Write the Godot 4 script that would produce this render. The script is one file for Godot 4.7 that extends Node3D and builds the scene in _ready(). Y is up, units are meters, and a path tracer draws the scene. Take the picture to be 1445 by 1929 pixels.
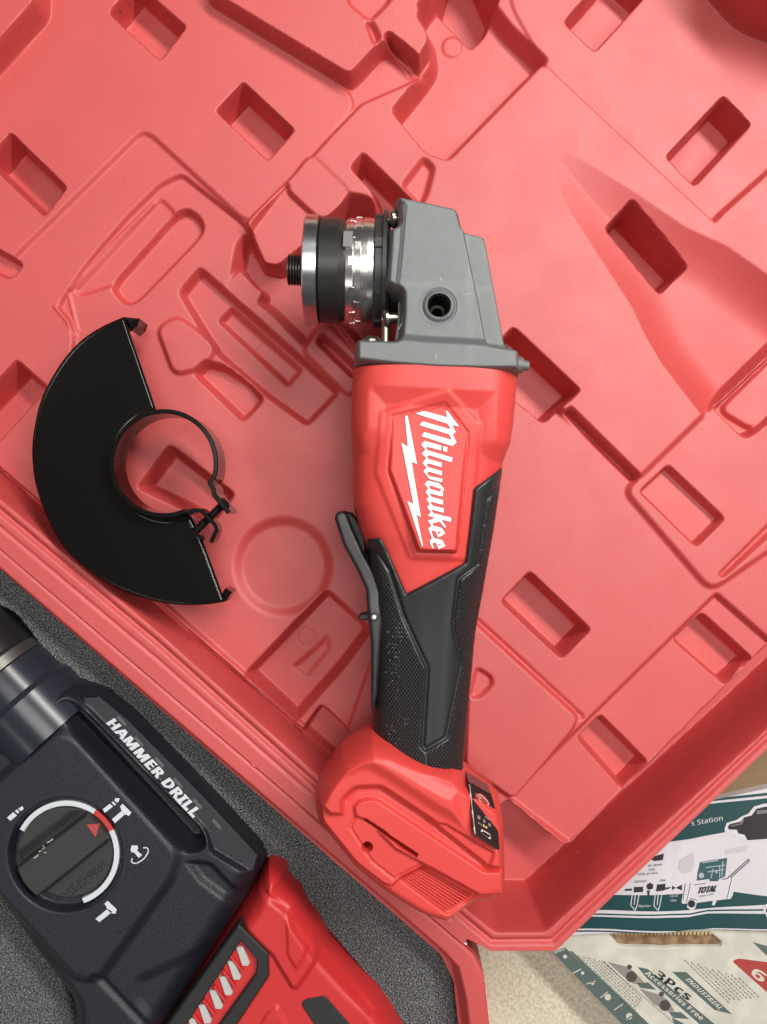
extends Node3D
# A close-up of an open tool case: an angle grinder and its wheel guard lie in the lid, a hammer drill lies in the foam of the base.
# Lengths below are millimetres until they reach a mesh; x runs right, z towards the viewer's bottom edge, y up, y = 0 is the main face of the lid's lining.

const EYE := 451.0        # height of the camera above the lining
const LENS := 1670.0      # focal length in survey units
const MID := Vector2(722.5, 964.5)

# ------------------------------------------------------------------ survey: plan points of a thing whose height is known
static func U(x: float, y: float, h: float) -> Vector2:
	return (Vector2(x, y) - MID) * (EYE - h) / LENS

static func W(a: Array, h: float) -> PackedVector2Array:
	var r := PackedVector2Array()
	for i in range(0, a.size(), 2):
		r.append(U(a[i], a[i + 1], h))
	return r

# points read from an enlarged detail: origin and step of the detail
static func Z(a: Array, ox: float, oy: float, k: float) -> Array:
	var r := []
	for i in range(0, a.size(), 2):
		r.append(ox + a[i] * k)
		r.append(oy + a[i + 1] * k)
	return r

static func soft(poly: PackedVector2Array, r: float, n := 4) -> PackedVector2Array:
	var o := PackedVector2Array()
	var c := poly.size()
	for i in c:
		var p := poly[i]
		var a := poly[(i + c - 1) % c] - p
		var b := poly[(i + 1) % c] - p
		var ca := minf(r, a.length() * 0.48)
		var cb := minf(r, b.length() * 0.48)
		var s := p + a.normalized() * ca
		var e := p + b.normalized() * cb
		for k in n + 1:
			var t := float(k) / n
			o.append(s.lerp(p, t).lerp(p.lerp(e, t), t))
	return o

static func eased(pts: PackedVector2Array, n := 4) -> PackedVector2Array:
	# an open path through the points, rounded between them
	var o := PackedVector2Array()
	for i in pts.size() - 1:
		for k in n:
			o.append(pts[i].cubic_interpolate(pts[i + 1], pts[maxi(i - 1, 0)], pts[mini(i + 2, pts.size() - 1)], float(k) / n))
	o.append(pts[pts.size() - 1])
	return o

static func ring(c: Vector2, r: float, n := 28) -> PackedVector2Array:
	var o := PackedVector2Array()
	for i in n:
		o.append(c + Vector2.from_angle(TAU * i / n) * r)
	return o

static func smooth01(t: float) -> float:
	t = clampf(t, 0.0, 1.0)
	return t * t * (3.0 - 2.0 * t)

static func facet(t: float, r := 0.25) -> float:
	# a plane slope with a rounded upper end
	t = clampf(t, 0.0, 1.0)
	return t if t < 1.0 - r else t - pow(t - 1.0 + r, 2.0) / (2.0 * r) * 0.6

static func quarter(t: float) -> float:
	t = clampf(t, 0.0, 1.0)
	return sqrt(1.0 - (1.0 - t) * (1.0 - t))

# ------------------------------------------------------------------ a moulded surface: a grid trimmed to an outline, with steps, pockets and grooves worked into its height
class Field:
	var lo := Vector2.ZERO
	var ca := 1.0
	var sa := 0.0
	var cell := 1.0
	var nx := 0
	var ny := 0
	var P := PackedVector2Array()
	var H := PackedFloat32Array()
	var H0 := PackedFloat32Array()
	var D := PackedFloat32Array()
	var keep := PackedByteArray()
	var used := PackedByteArray()
	var straight := false   # walls are plane facets

	func _init(region: PackedVector2Array, pitch: float, turn := 0.0, reach := 3.0) -> void:
		cell = pitch
		ca = cos(turn)
		sa = sin(turn)
		var a := Vector2(1e9, 1e9)
		var b := -a
		for p in region:
			var q := Vector2(p.x * ca + p.y * sa, -p.x * sa + p.y * ca)
			a = a.min(q)
			b = b.max(q)
		lo = a - Vector2(cell, cell) * 0.77
		nx = int((b.x - lo.x) / cell) + 3
		ny = int((b.y - lo.y) / cell) + 3
		P.resize(nx * ny)
		H.resize(nx * ny)
		D.resize(nx * ny)
		used.resize(nx * ny)
		keep.resize(nx * ny)
		var near := PackedVector2Array()
		near.resize(nx * ny)
		var n := region.size()
		for j in ny:
			var skip := 0
			for i in nx:
				if skip > 0:  # far from the outline the next points lie on the same side of it
					skip -= 1
					var nt := j * nx + i
					var px := lo.x + i * cell
					var py := lo.y + j * cell
					P[nt] = Vector2(px * ca - py * sa, px * sa + py * ca)
					near[nt] = P[nt]
					D[nt] = D[nt - 1] - cell * signf(D[nt - 1])
					continue
				var u := lo.x + i * cell
				var v := lo.y + j * cell
				var p := Vector2(u * ca - v * sa, u * sa + v * ca)
				var best := 1e18
				var bp := p
				var inside := false
				var e := region[n - 1]
				for k in n:
					var s := e
					e = region[k]
					var d := e - s
					var w := p - s
					var q := w - d * clampf(w.dot(d) / d.dot(d), 0.0, 1.0)
					var l := q.length_squared()
					if l < best:
						best = l
						bp = p - q
					if (s.y > p.y) != (e.y > p.y) and p.x < d.x * (p.y - s.y) / d.y + s.x:
						inside = not inside
				var at := j * nx + i
				P[at] = p
				near[at] = bp
				var away := sqrt(best)
				D[at] = away * (1.0 if inside else -1.0)
				skip = maxi(0, int((away - reach) / cell) - 2)
		var sides := PackedByteArray()
		sides.resize(nx * ny)
		for j in ny - 1:
			for i in nx - 1:
				var at := j * nx + i
				if D[at] + D[at + 1] + D[at + nx] + D[at + nx + 1] > 0.0:
					keep[at] = 1
					for t in [at, at + 1, at + nx, at + nx + 1]:
						sides[t] += 1
		for at in nx * ny:
			if sides[at]:
				used[at] = 1
				if sides[at] < 4:
					P[at] = near[at]
					D[at] = 0.0

	func base(f: Callable) -> void:
		for at in nx * ny:
			if used[at]:
				H[at] = f.call(P[at], D[at])
		H0 = H.duplicate()

	# the same height reworked by f(point, distance from the edge, height)
	func base_keep(f: Callable) -> void:
		for at in nx * ny:
			if used[at]:
				H[at] = f.call(P[at], D[at], H[at])

	func span(a: Vector2, b: Vector2) -> Array:
		var l := Vector2(1e9, 1e9)
		var h := -l
		for p in [a, b, Vector2(a.x, b.y), Vector2(b.x, a.y)]:
			var q := (Vector2(p.x * ca + p.y * sa, -p.x * sa + p.y * ca) - lo) / cell
			l = l.min(q)
			h = h.max(q)
		return [maxi(0, int(l.x) - 1), mini(nx - 1, int(h.x) + 2), maxi(0, int(l.y) - 1), mini(ny - 1, int(h.y) + 2)]

	# brings the height inside poly to «to» (or moves it by «to» when add is set); the wall is «wall» wide, inside the outline or, with out, outside it
	func step(poly: PackedVector2Array, to: float, wall: float, out := false, add := false, grad := Vector2.ZERO, bowl := false) -> void:
		var a := Vector2(1e9, 1e9)
		var b := -a
		for p in poly:
			a = a.min(p)
			b = b.max(p)
		var c := (a + b) * 0.5
		if out:
			a -= Vector2(wall, wall)
			b += Vector2(wall, wall)
		var s4 := span(a, b)
		var n := poly.size()
		for j in range(s4[2], s4[3] + 1):
			var skip := 0
			var same := 0.0
			for i in range(s4[0], s4[1] + 1):
				var at: int = j * nx + i
				if skip > 0:
					skip -= 1
					if same > 0.0 and used[at]:
						H[at] = H[at] + to if add else to + grad.dot(P[at] - c)
					continue
				if not used[at]:
					continue
				var p := P[at]
				if p.x < a.x or p.y < a.y or p.x > b.x or p.y > b.y:
					continue
				var best := 1e18
				var inside := false
				var e := poly[n - 1]
				for k in n:
					var s := e
					e = poly[k]
					var d := e - s
					var w := p - s
					var l := (w - d * clampf(w.dot(d) / d.dot(d), 0.0, 1.0)).length_squared()
					if l < best:
						best = l
					if (s.y > p.y) != (e.y > p.y) and p.x < d.x * (p.y - s.y) / d.y + s.x:
						inside = not inside
				var t := sqrt(best)
				skip = maxi(0, int((t - wall) / cell) - 3)
				same = 1.0 if inside else 0.0
				if out:
					t = 1.0 if inside else 1.0 - t / wall
				else:
					t = t / wall if inside else 0.0
				if t <= 0.0:
					continue
				t = minf(t, 1.0)
				t = sin(t * PI * 0.5) if bowl else t if straight else t * t * (3.0 - 2.0 * t)
				if add:
					H[at] += to * t
				else:
					H[at] = lerpf(H[at], to + grad.dot(p - c), t)

	# a groove (or a bead) along a path
	func line(pts: PackedVector2Array, half: float, by: float, closed := false) -> void:
		var a := Vector2(1e9, 1e9)
		var b := -a
		for p in pts:
			a = a.min(p)
			b = b.max(p)
		a -= Vector2(half, half)
		b += Vector2(half, half)
		var s4 := span(a, b)
		var n := pts.size()
		for j in range(s4[2], s4[3] + 1):
			for i in range(s4[0], s4[1] + 1):
				var at: int = j * nx + i
				if not used[at]:
					continue
				var p := P[at]
				var best := half * half
				for k in range(0 if closed else 1, n):
					var s := pts[(k + n - 1) % n]
					var d := pts[k] - s
					var w := p - s
					best = minf(best, (w - d * clampf(w.dot(d) / d.dot(d), 0.0, 1.0)).length_squared())
				if best < half * half:
					var t := 1.0 - sqrt(best) / half
					H[at] += by * t * t * (3.0 - 2.0 * t)

	func top(p: Vector2) -> float:
		var q := (Vector2(p.x * ca + p.y * sa, -p.x * sa + p.y * ca) - lo) / cell
		var i := clampi(int(q.x), 0, nx - 2)
		var j := clampi(int(q.y), 0, ny - 2)
		var f := q - Vector2(i, j)
		var at := j * nx + i
		var sum := 0.0
		var wt := 0.0
		for k in [[0, 0], [1, 0], [0, 1], [1, 1]]:
			var t: int = at + k[0] + k[1] * nx
			if used[t]:
				var w := (f.x if k[0] else 1.0 - f.x) * (f.y if k[1] else 1.0 - f.y) + 1e-6
				sum += H[t] * w
				wt += w
		return sum / wt if wt > 0.0 else 0.0

	# skirt: height to which the edge is drawn down; mid: height of the plane about which the underside mirrors the top
	func mesh(skirt := NAN, mid := NAN) -> ArrayMesh:
		var V := PackedVector3Array()
		var N := PackedVector3Array()
		var T := PackedVector2Array()
		var I := PackedInt32Array()
		var id := PackedInt32Array()
		id.resize(nx * ny)
		for at in nx * ny:
			if used[at]:
				id[at] = V.size()
				V.append(Vector3(P[at].x, H[at], P[at].y) * 0.001)
				T.append(P[at] * 0.01)
		N.resize(V.size())
		var quads := PackedInt32Array()
		for j in ny - 1:
			for i in nx - 1:
				var at := j * nx + i
				if not keep[at]:
					continue
				var a := id[at]
				var b := id[at + 1]
				var c := id[at + nx + 1]
				var d := id[at + nx]
				var f := (V[c] - V[a]).cross(V[b] - V[d])
				N[a] += f
				N[b] += f
				N[c] += f
				N[d] += f
				if (V[c] - V[a]).length_squared() < (V[b] - V[d]).length_squared():
					I.append_array([a, b, c, a, c, d])
				else:
					I.append_array([a, b, d, b, c, d])
				if (i == 0 or not keep[at - 1]):
					quads.append_array([at + nx, at])
				if not keep[at + 1]:
					quads.append_array([at + 1, at + nx + 1])
				if (j == 0 or not keep[at - nx]):
					quads.append_array([at, at + 1])
				if not keep[at + nx]:
					quads.append_array([at + nx + 1, at + nx])
		for k in N.size():
			N[k] = N[k].normalized() if N[k].length_squared() > 1e-24 else Vector3.UP
			if N[k].y < 0.0:
				N[k] = -N[k]
		var low := func(at: int) -> float: return skirt if is_nan(mid) else 2.0 * mid - H0[at]
		if not (is_nan(skirt) and is_nan(mid)):
			for q in range(0, quads.size(), 2):
				var pa := P[quads[q]]
				var pb := P[quads[q + 1]]
				var out := (pb - pa).rotated(-PI / 2).normalized()
				var n := Vector3(out.x, 0, out.y)
				var k := V.size()
				V.append_array([Vector3(pa.x, H[quads[q]], pa.y) * 0.001, Vector3(pb.x, H[quads[q + 1]], pb.y) * 0.001, Vector3(pb.x, low.call(quads[q + 1]), pb.y) * 0.001, Vector3(pa.x, low.call(quads[q]), pa.y) * 0.001])
				N.append_array([n, n, n, n])
				T.append_array([pa * 0.01, pb * 0.01, (pb + out) * 0.01, (pa + out) * 0.01])
				I.append_array([k, k + 2, k + 1, k, k + 3, k + 2])
		if not is_nan(mid):
			var id2 := PackedInt32Array()
			id2.resize(nx * ny)
			for at in nx * ny:
				if used[at]:
					id2[at] = V.size()
					V.append(Vector3(P[at].x, low.call(at), P[at].y) * 0.001)
					T.append(P[at] * 0.01)
					N.append(Vector3.ZERO)
			for j in ny - 1:
				for i in nx - 1:
					var at := j * nx + i
					if keep[at]:
						var a := id2[at]
						var b := id2[at + 1]
						var c := id2[at + nx + 1]
						var d := id2[at + nx]
						var f := (V[b] - V[d]).cross(V[c] - V[a])
						for t in [a, b, c, d]:
							N[t] += f
						I.append_array([a, c, b, a, d, c])
			for k in N.size():
				N[k] = N[k].normalized() if N[k].length_squared() > 1e-24 else Vector3.DOWN
		return ArrayMesher.build(V, N, T, I)

class ArrayMesher:
	static func build(V: PackedVector3Array, N: PackedVector3Array, T: PackedVector2Array, I: PackedInt32Array) -> ArrayMesh:
		var arr := []
		arr.resize(Mesh.ARRAY_MAX)
		arr[Mesh.ARRAY_VERTEX] = V
		arr[Mesh.ARRAY_NORMAL] = N
		arr[Mesh.ARRAY_TEX_UV] = T
		arr[Mesh.ARRAY_INDEX] = I
		var m := ArrayMesh.new()
		m.add_surface_from_arrays(Mesh.PRIMITIVE_TRIANGLES, arr)
		return m

# ------------------------------------------------------------------ loose triangles: lathed, swept and extruded pieces, and thin layers of print
class Solid:
	var V := PackedVector3Array()
	var N := PackedVector3Array()
	var T := PackedVector2Array()
	var I := PackedInt32Array()
	var clip := PackedVector2Array()

	func within(outline: PackedVector2Array) -> Solid:
		clip = outline
		return self

	func quad(a: Vector3, b: Vector3, c: Vector3, d: Vector3, na: Vector3, nb: Vector3, nc: Vector3, nd: Vector3) -> void:
		var k := V.size()
		V.append_array([a * 0.001, b * 0.001, c * 0.001, d * 0.001])
		N.append_array([na, nb, nc, nd])
		for p in [a, b, c, d]:
			T.append(Vector2(p.x, p.z + p.y) * 0.01)
		if (c - a).cross(b - a).dot(na) >= 0.0:
			I.append_array([k, k + 1, k + 2, k, k + 2, k + 3])
		else:
			I.append_array([k, k + 2, k + 1, k, k + 3, k + 2])

	# profile: pairs (along, radius); each stretch is smooth round the axis and flat along it
	func lathe(o: Vector3, axis: Vector3, profile: Array, n := 48) -> Solid:
		axis = axis.normalized()
		var s := axis.cross(Vector3.UP if absf(axis.y) < 0.9 else Vector3.RIGHT).normalized()
		var t := axis.cross(s)
		for k in range(2, profile.size(), 2):
			var l0: float = profile[k - 2]
			var r0: float = profile[k - 1]
			var l1: float = profile[k]
			var r1: float = profile[k + 1]
			var lean := Vector2(l1 - l0, r1 - r0).normalized()
			for i in n:
				var d0 := s * cos(TAU * i / n) + t * sin(TAU * i / n)
				var d1 := s * cos(TAU * (i + 1) / n) + t * sin(TAU * (i + 1) / n)
				var n0 := d0 * lean.x - axis * lean.y
				var n1 := d1 * lean.x - axis * lean.y
				quad(o + axis * l0 + d0 * r0, o + axis * l0 + d1 * r0, o + axis * l1 + d1 * r1, o + axis * l1 + d0 * r1, n0, n1, n1, n0)
		return self

	func tube(path: Array, r: float, n := 12) -> Solid:
		for k in range(1, path.size()):
			var a: Vector3 = path[k - 1]
			var b: Vector3 = path[k]
			lathe(a, b - a, [0, 0, 0, r, (b - a).length(), r, (b - a).length(), 0], n)
		return self

	# a flat piece between two heights with a small chamfer on its upper edge
	func prism(poly: PackedVector2Array, h0: float, h1: float, chamfer := 0.0) -> Solid:
		if Geometry2D.is_polygon_clockwise(poly):
			poly.reverse()
		var c := poly.size()
		var inner := poly.duplicate()
		if chamfer > 0.0:
			for i in c:
				var a := (poly[i] - poly[(i + c - 1) % c]).normalized()
				var b := (poly[(i + 1) % c] - poly[i]).normalized()
				var na := a.rotated(PI / 2)
				var nb := b.rotated(PI / 2)
				inner[i] = poly[i] + (na + nb) / maxf(1.0 + na.dot(nb), 0.35) * chamfer
		for i in c:
			var p := poly[i]
			var q := poly[(i + 1) % c]
			var o := (q - p).rotated(-PI / 2).normalized()
			var n := Vector3(o.x, 0, o.y)
			quad(Vector3(p.x, h1 - chamfer, p.y), Vector3(q.x, h1 - chamfer, q.y), Vector3(q.x, h0, q.y), Vector3(p.x, h0, p.y), n, n, n, n)
			if chamfer > 0.0:
				var m := (n + Vector3.UP).normalized()
				quad(Vector3(inner[i].x, h1, inner[i].y), Vector3(inner[(i + 1) % c].x, h1, inner[(i + 1) % c].y), Vector3(q.x, h1 - chamfer, q.y), Vector3(p.x, h1 - chamfer, p.y), m, m, m, m)
		flat(inner, func(_p: Vector2) -> float: return h1)
		return self

	# a thin layer on a surface whose height is over(p)
	func flat(poly: PackedVector2Array, over: Callable) -> Solid:
		if clip.size():
			# cut into narrow strips, so that the layer follows a sheet that is not flat
			var a := poly[0]
			var b := poly[0]
			for p in poly:
				a = a.min(p)
				b = b.max(p)
			for k in range(floori(a.x / 4.0), ceili(b.x / 4.0)):
				var strip := PackedVector2Array([Vector2(k * 4.0, a.y - 1), Vector2(k * 4.0 + 4.0, a.y - 1), Vector2(k * 4.0 + 4.0, b.y + 1), Vector2(k * 4.0, b.y + 1)])
				for piece in Geometry2D.intersect_polygons(poly, strip):
					for bit in Geometry2D.intersect_polygons(piece, clip):
						sheet(bit, over)
			return self
		return sheet(poly, over)

	func sheet(poly: PackedVector2Array, over: Callable) -> Solid:
		var tri := Geometry2D.triangulate_polygon(poly)
		if tri.is_empty():
			tri = Geometry2D.triangulate_delaunay(poly)
		var k := V.size()
		for p in poly:
			V.append(Vector3(p.x, over.call(p), p.y) * 0.001)
			N.append(Vector3.UP)
			T.append(p * 0.01)
		for t in range(0, tri.size(), 3):
			var a := poly[tri[t]]
			var b := poly[tri[t + 1]]
			var c := poly[tri[t + 2]]
			var turn := (b - a).cross(c - a) > 0.0
			I.append_array([k + tri[t], k + tri[t + (1 if turn else 2)], k + tri[t + (2 if turn else 1)]])
		return self

	func stroke(a: Vector2, b: Vector2, wide: float, over: Callable) -> Solid:
		var s := (b - a).rotated(PI / 2).normalized() * wide * 0.5
		return flat(PackedVector2Array([a - s, b - s, b + s, a + s]), over)

	# lettering: its box is laid from start along run (whole width) and rise (whole height)
	func words(text: String, font: Font, start: Vector2, run: Vector2, rise: Vector2, over: Callable) -> Solid:
		var m := TextMesh.new()
		m.text = text
		m.font = font
		m.font_size = 48
		m.pixel_size = 0.01
		m.depth = 0.0
		m.curve_step = 1.5
		var arr := m.get_mesh_arrays()
		var v: PackedVector3Array = arr[Mesh.ARRAY_VERTEX]
		if v.is_empty():
			return self
		var box := AABB(v[0], Vector3.ZERO)
		for p in v:
			box = box.expand(p)
		var k := V.size()
		for p in v:
			var q := start + run * ((p.x - box.position.x) / box.size.x) + rise * ((p.y - box.position.y) / box.size.y)
			V.append(Vector3(q.x, over.call(q), q.y) * 0.001)
			N.append(Vector3.UP)
			T.append(q * 0.01)
		var idx: PackedInt32Array = arr[Mesh.ARRAY_INDEX] if arr[Mesh.ARRAY_INDEX] != null else PackedInt32Array(range(v.size()))
		for i in range(0, idx.size() - 2, 3):
			var a := V[k + idx[i]]
			var b := V[k + idx[i + 1]]
			var c := V[k + idx[i + 2]]
			if clip.size() and not Geometry2D.is_point_in_polygon(Vector2(a.x + b.x + c.x, a.z + b.z + c.z) * (1000.0 / 3.0), clip):
				continue
			if (c - a).cross(b - a).y >= 0.0:
				I.append_array([k + idx[i], k + idx[i + 1], k + idx[i + 2]])
			else:
				I.append_array([k + idx[i], k + idx[i + 2], k + idx[i + 1]])
		return self

	# heavy lettering: the words set again and again, each a hair to the side and a hair higher
	func heavy(text: String, font: Font, start: Vector2, run: Vector2, rise: Vector2, over: Callable, by: float) -> Solid:
		for k in 4:
			var lift := 0.02 * k
			words(text, font, start + run.normalized() * by * (k - 1.5) + rise.normalized() * by * 0.4 * (1.0 if k % 2 else -1.0), run, rise, func(p: Vector2) -> float: return over.call(p) + lift)
		return self

	func mesh() -> ArrayMesh:
		return ArrayMesher.build(V, N, T, I)

# ------------------------------------------------------------------ scene helpers
func part(called: String, m: Mesh, mat: Material, parent: Node, label := "") -> MeshInstance3D:
	var o := MeshInstance3D.new()
	o.name = called
	o.mesh = m
	o.material_override = mat
	parent.add_child(o, true)
	if label:
		o.set_meta("label", label)
	return o

func thing(called: String, label: String, category: String) -> Node3D:
	var o := Node3D.new()
	o.name = called
	add_child(o, true)
	o.set_meta("label", label)
	o.set_meta("category", category)
	return o

func lin(r: float, g: float, b: float) -> Color:
	return Color(r, g, b).linear_to_srgb()

func noise(freq: float, seed_: int, octaves := 3, size := 512, kind := FastNoiseLite.TYPE_SIMPLEX_SMOOTH) -> NoiseTexture2D:
	var f := FastNoiseLite.new()
	f.seed = seed_
	f.frequency = freq
	f.noise_type = kind
	f.fractal_octaves = octaves
	var t := NoiseTexture2D.new()
	t.width = size
	t.height = size
	t.seamless = true
	t.noise = f
	return t

func tinted(freq: float, seed_: int, lo_: Color, hi_: Color, octaves := 4, a := 0.25, b := 0.75, size := 512) -> NoiseTexture2D:
	var t := noise(freq, seed_, octaves, size)
	var g := Gradient.new()
	g.offsets = PackedFloat32Array([a, b])
	g.colors = PackedColorArray([lo_, hi_])
	t.color_ramp = g
	return t

func plain(c: Color, rough: float, metal := 0.0, spec := 0.5) -> StandardMaterial3D:
	var m := StandardMaterial3D.new()
	m.albedo_color = c
	m.roughness = rough
	m.metallic = metal
	m.metallic_specular = spec
	return m

func relief(m: StandardMaterial3D, tex: Texture2D, cm: float, times := 1.0) -> StandardMaterial3D:
	m.heightmap_enabled = true
	m.heightmap_texture = tex
	m.heightmap_scale = cm
	m.uv1_scale = Vector3(times, times, times)
	return m

var RED: StandardMaterial3D
var GRAIN: NoiseTexture2D
var SANS := SystemFont.new()
var BOLD := SystemFont.new()

func _ready() -> void:
	# camera
	var cam := Camera3D.new()
	cam.name = "camera"
	cam.fov = rad_to_deg(2.0 * atan(964.5 / LENS))
	cam.near = 0.02
	cam.far = 20.0
	add_child(cam)
	cam.look_at_from_position(Vector3(0, EYE * 0.001, 0), Vector3.ZERO, Vector3(0, 0, -1))
	# the room's air and bounced light
	var we := WorldEnvironment.new()
	we.name = "room"
	var env := Environment.new()
	env.background_mode = Environment.BG_COLOR
	env.background_color = lin(0.07, 0.07, 0.073)
	env.tonemap_mode = Environment.TONE_MAPPER_LINEAR
	env.tonemap_exposure = 1.0
	env.sdfgi_enabled = true
	env.ssao_enabled = true
	env.ssil_enabled = true
	we.environment = env
	add_child(we)
	# lamps of the shop ceiling
	var warm := Color(1.0, 0.985, 0.965)
	lamp("tube_lamp", Vector3(0.53, 0.98, -0.53), Vector2(1.0, 0.14), Vector3(1, 0, 1), 1.65, warm)
	lamp("ceiling_panel_lamp", Vector3(0.15, 2.2, -0.2), Vector2(0.9, 0.9), Vector3(1, 0, 1), 1.95, warm)
	for v in [Vector3(-1.6, 2.2, -1.0), Vector3(-1.2, 2.2, 1.6), Vector3(1.7, 2.2, 1.2)]:
		lamp("far_tube_lamp", v, Vector2(1.2, 0.3), Vector3(1, 0, 1), 0.7, warm)
	SANS.font_names = PackedStringArray(["Droid Sans"])
	BOLD.font_names = PackedStringArray(["Droid Sans"])
	BOLD.font_weight = 700
	GRAIN = noise(0.12, 3, 2)
	build_floor()
	build_case()
	build_foam()
	build_drill()
	build_carton()
	build_guard()
	build_grinder()

func lamp(called: String, at: Vector3, size: Vector2, along: Vector3, energy: float, c: Color) -> void:
	var l := AreaLight3D.new()
	l.name = called
	l.area_size = size
	l.light_energy = energy
	l.light_color = c
	l.shadow_enabled = true
	l.area_range = 8.0
	l.area_attenuation = 2.0
	var z := at.normalized()
	var x := (along - z * along.dot(z)).normalized()
	l.transform = Transform3D(Basis(x, z.cross(x), z), at)
	add_child(l, true)

func red_plastic(c: Color, rough: float, grain: float) -> StandardMaterial3D:
	var m := plain(c, rough, 0.0, 0.62)
	return relief(m, GRAIN, grain, 3.0)

# ------------------------------------------------------------------ the surface under everything
# loose dust and small dark marks on the moulding
func specks(count: int, size: int) -> ImageTexture:
	var im := Image.create(size, size, false, Image.FORMAT_RGBA8)
	im.fill(Color(0.5, 0.1, 0.1, 0.0))
	var rg := RandomNumberGenerator.new()
	rg.seed = 17
	for k in count:
		var x := rg.randi() % size
		var y := rg.randi() % size
		var pale := rg.randf() < 0.45
		var c := Color(0.85, 0.72, 0.68, rg.randf_range(0.15, 0.6)) if pale else Color(0.25, 0.05, 0.05, rg.randf_range(0.2, 0.7))
		im.set_pixel(x, y, c)
		if rg.randf() < 0.5:
			im.set_pixel((x + 1) % size, y, c)
		if rg.randf() < 0.3:
			im.set_pixel(x, (y + 1) % size, c)
	for k in 26:
		var p := Vector2(rg.randf() * size, rg.randf() * size)
		var d := Vector2.from_angle(rg.randf() * TAU)
		var a := rg.randf_range(0.10, 0.28)
		for i in rg.randi_range(10, 50):
			p += d
			d = d.rotated(rg.randfn(0.0, 0.05))
			im.set_pixel(posmod(int(p.x), size), posmod(int(p.y), size), Color(0.88, 0.62, 0.6, a))
	return ImageTexture.create_from_image(im)

func build_floor() -> void:
	var m := plain(Color.WHITE, 0.45)
	m.albedo_texture = tinted(0.035, 11, lin(0.50, 0.46, 0.33), lin(0.66, 0.62, 0.49), 5, 0.2, 0.62, 1024)
	m.uv1_scale = Vector3(0.9, 0.9, 0.9)
	m.detail_enabled = true
	m.detail_albedo = tinted(0.11, 12, Color(0.50, 0.42, 0.27, 0.85), Color(0.7, 0.65, 0.5, 0.0), 3, 0.22, 0.30, 1024)
	m.detail_blend_mode = BaseMaterial3D.BLEND_MODE_MIX
	relief(m, GRAIN, 0.004, 0.9)
	var f := Solid.new()
	f.flat(PackedVector2Array([Vector2(-900, -900), Vector2(900, -900), Vector2(900, 900), Vector2(-900, 900)]), func(_p: Vector2) -> float: return -45.0)
	part("floor", f.mesh(), m, self).set_meta("kind", "structure")

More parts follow.
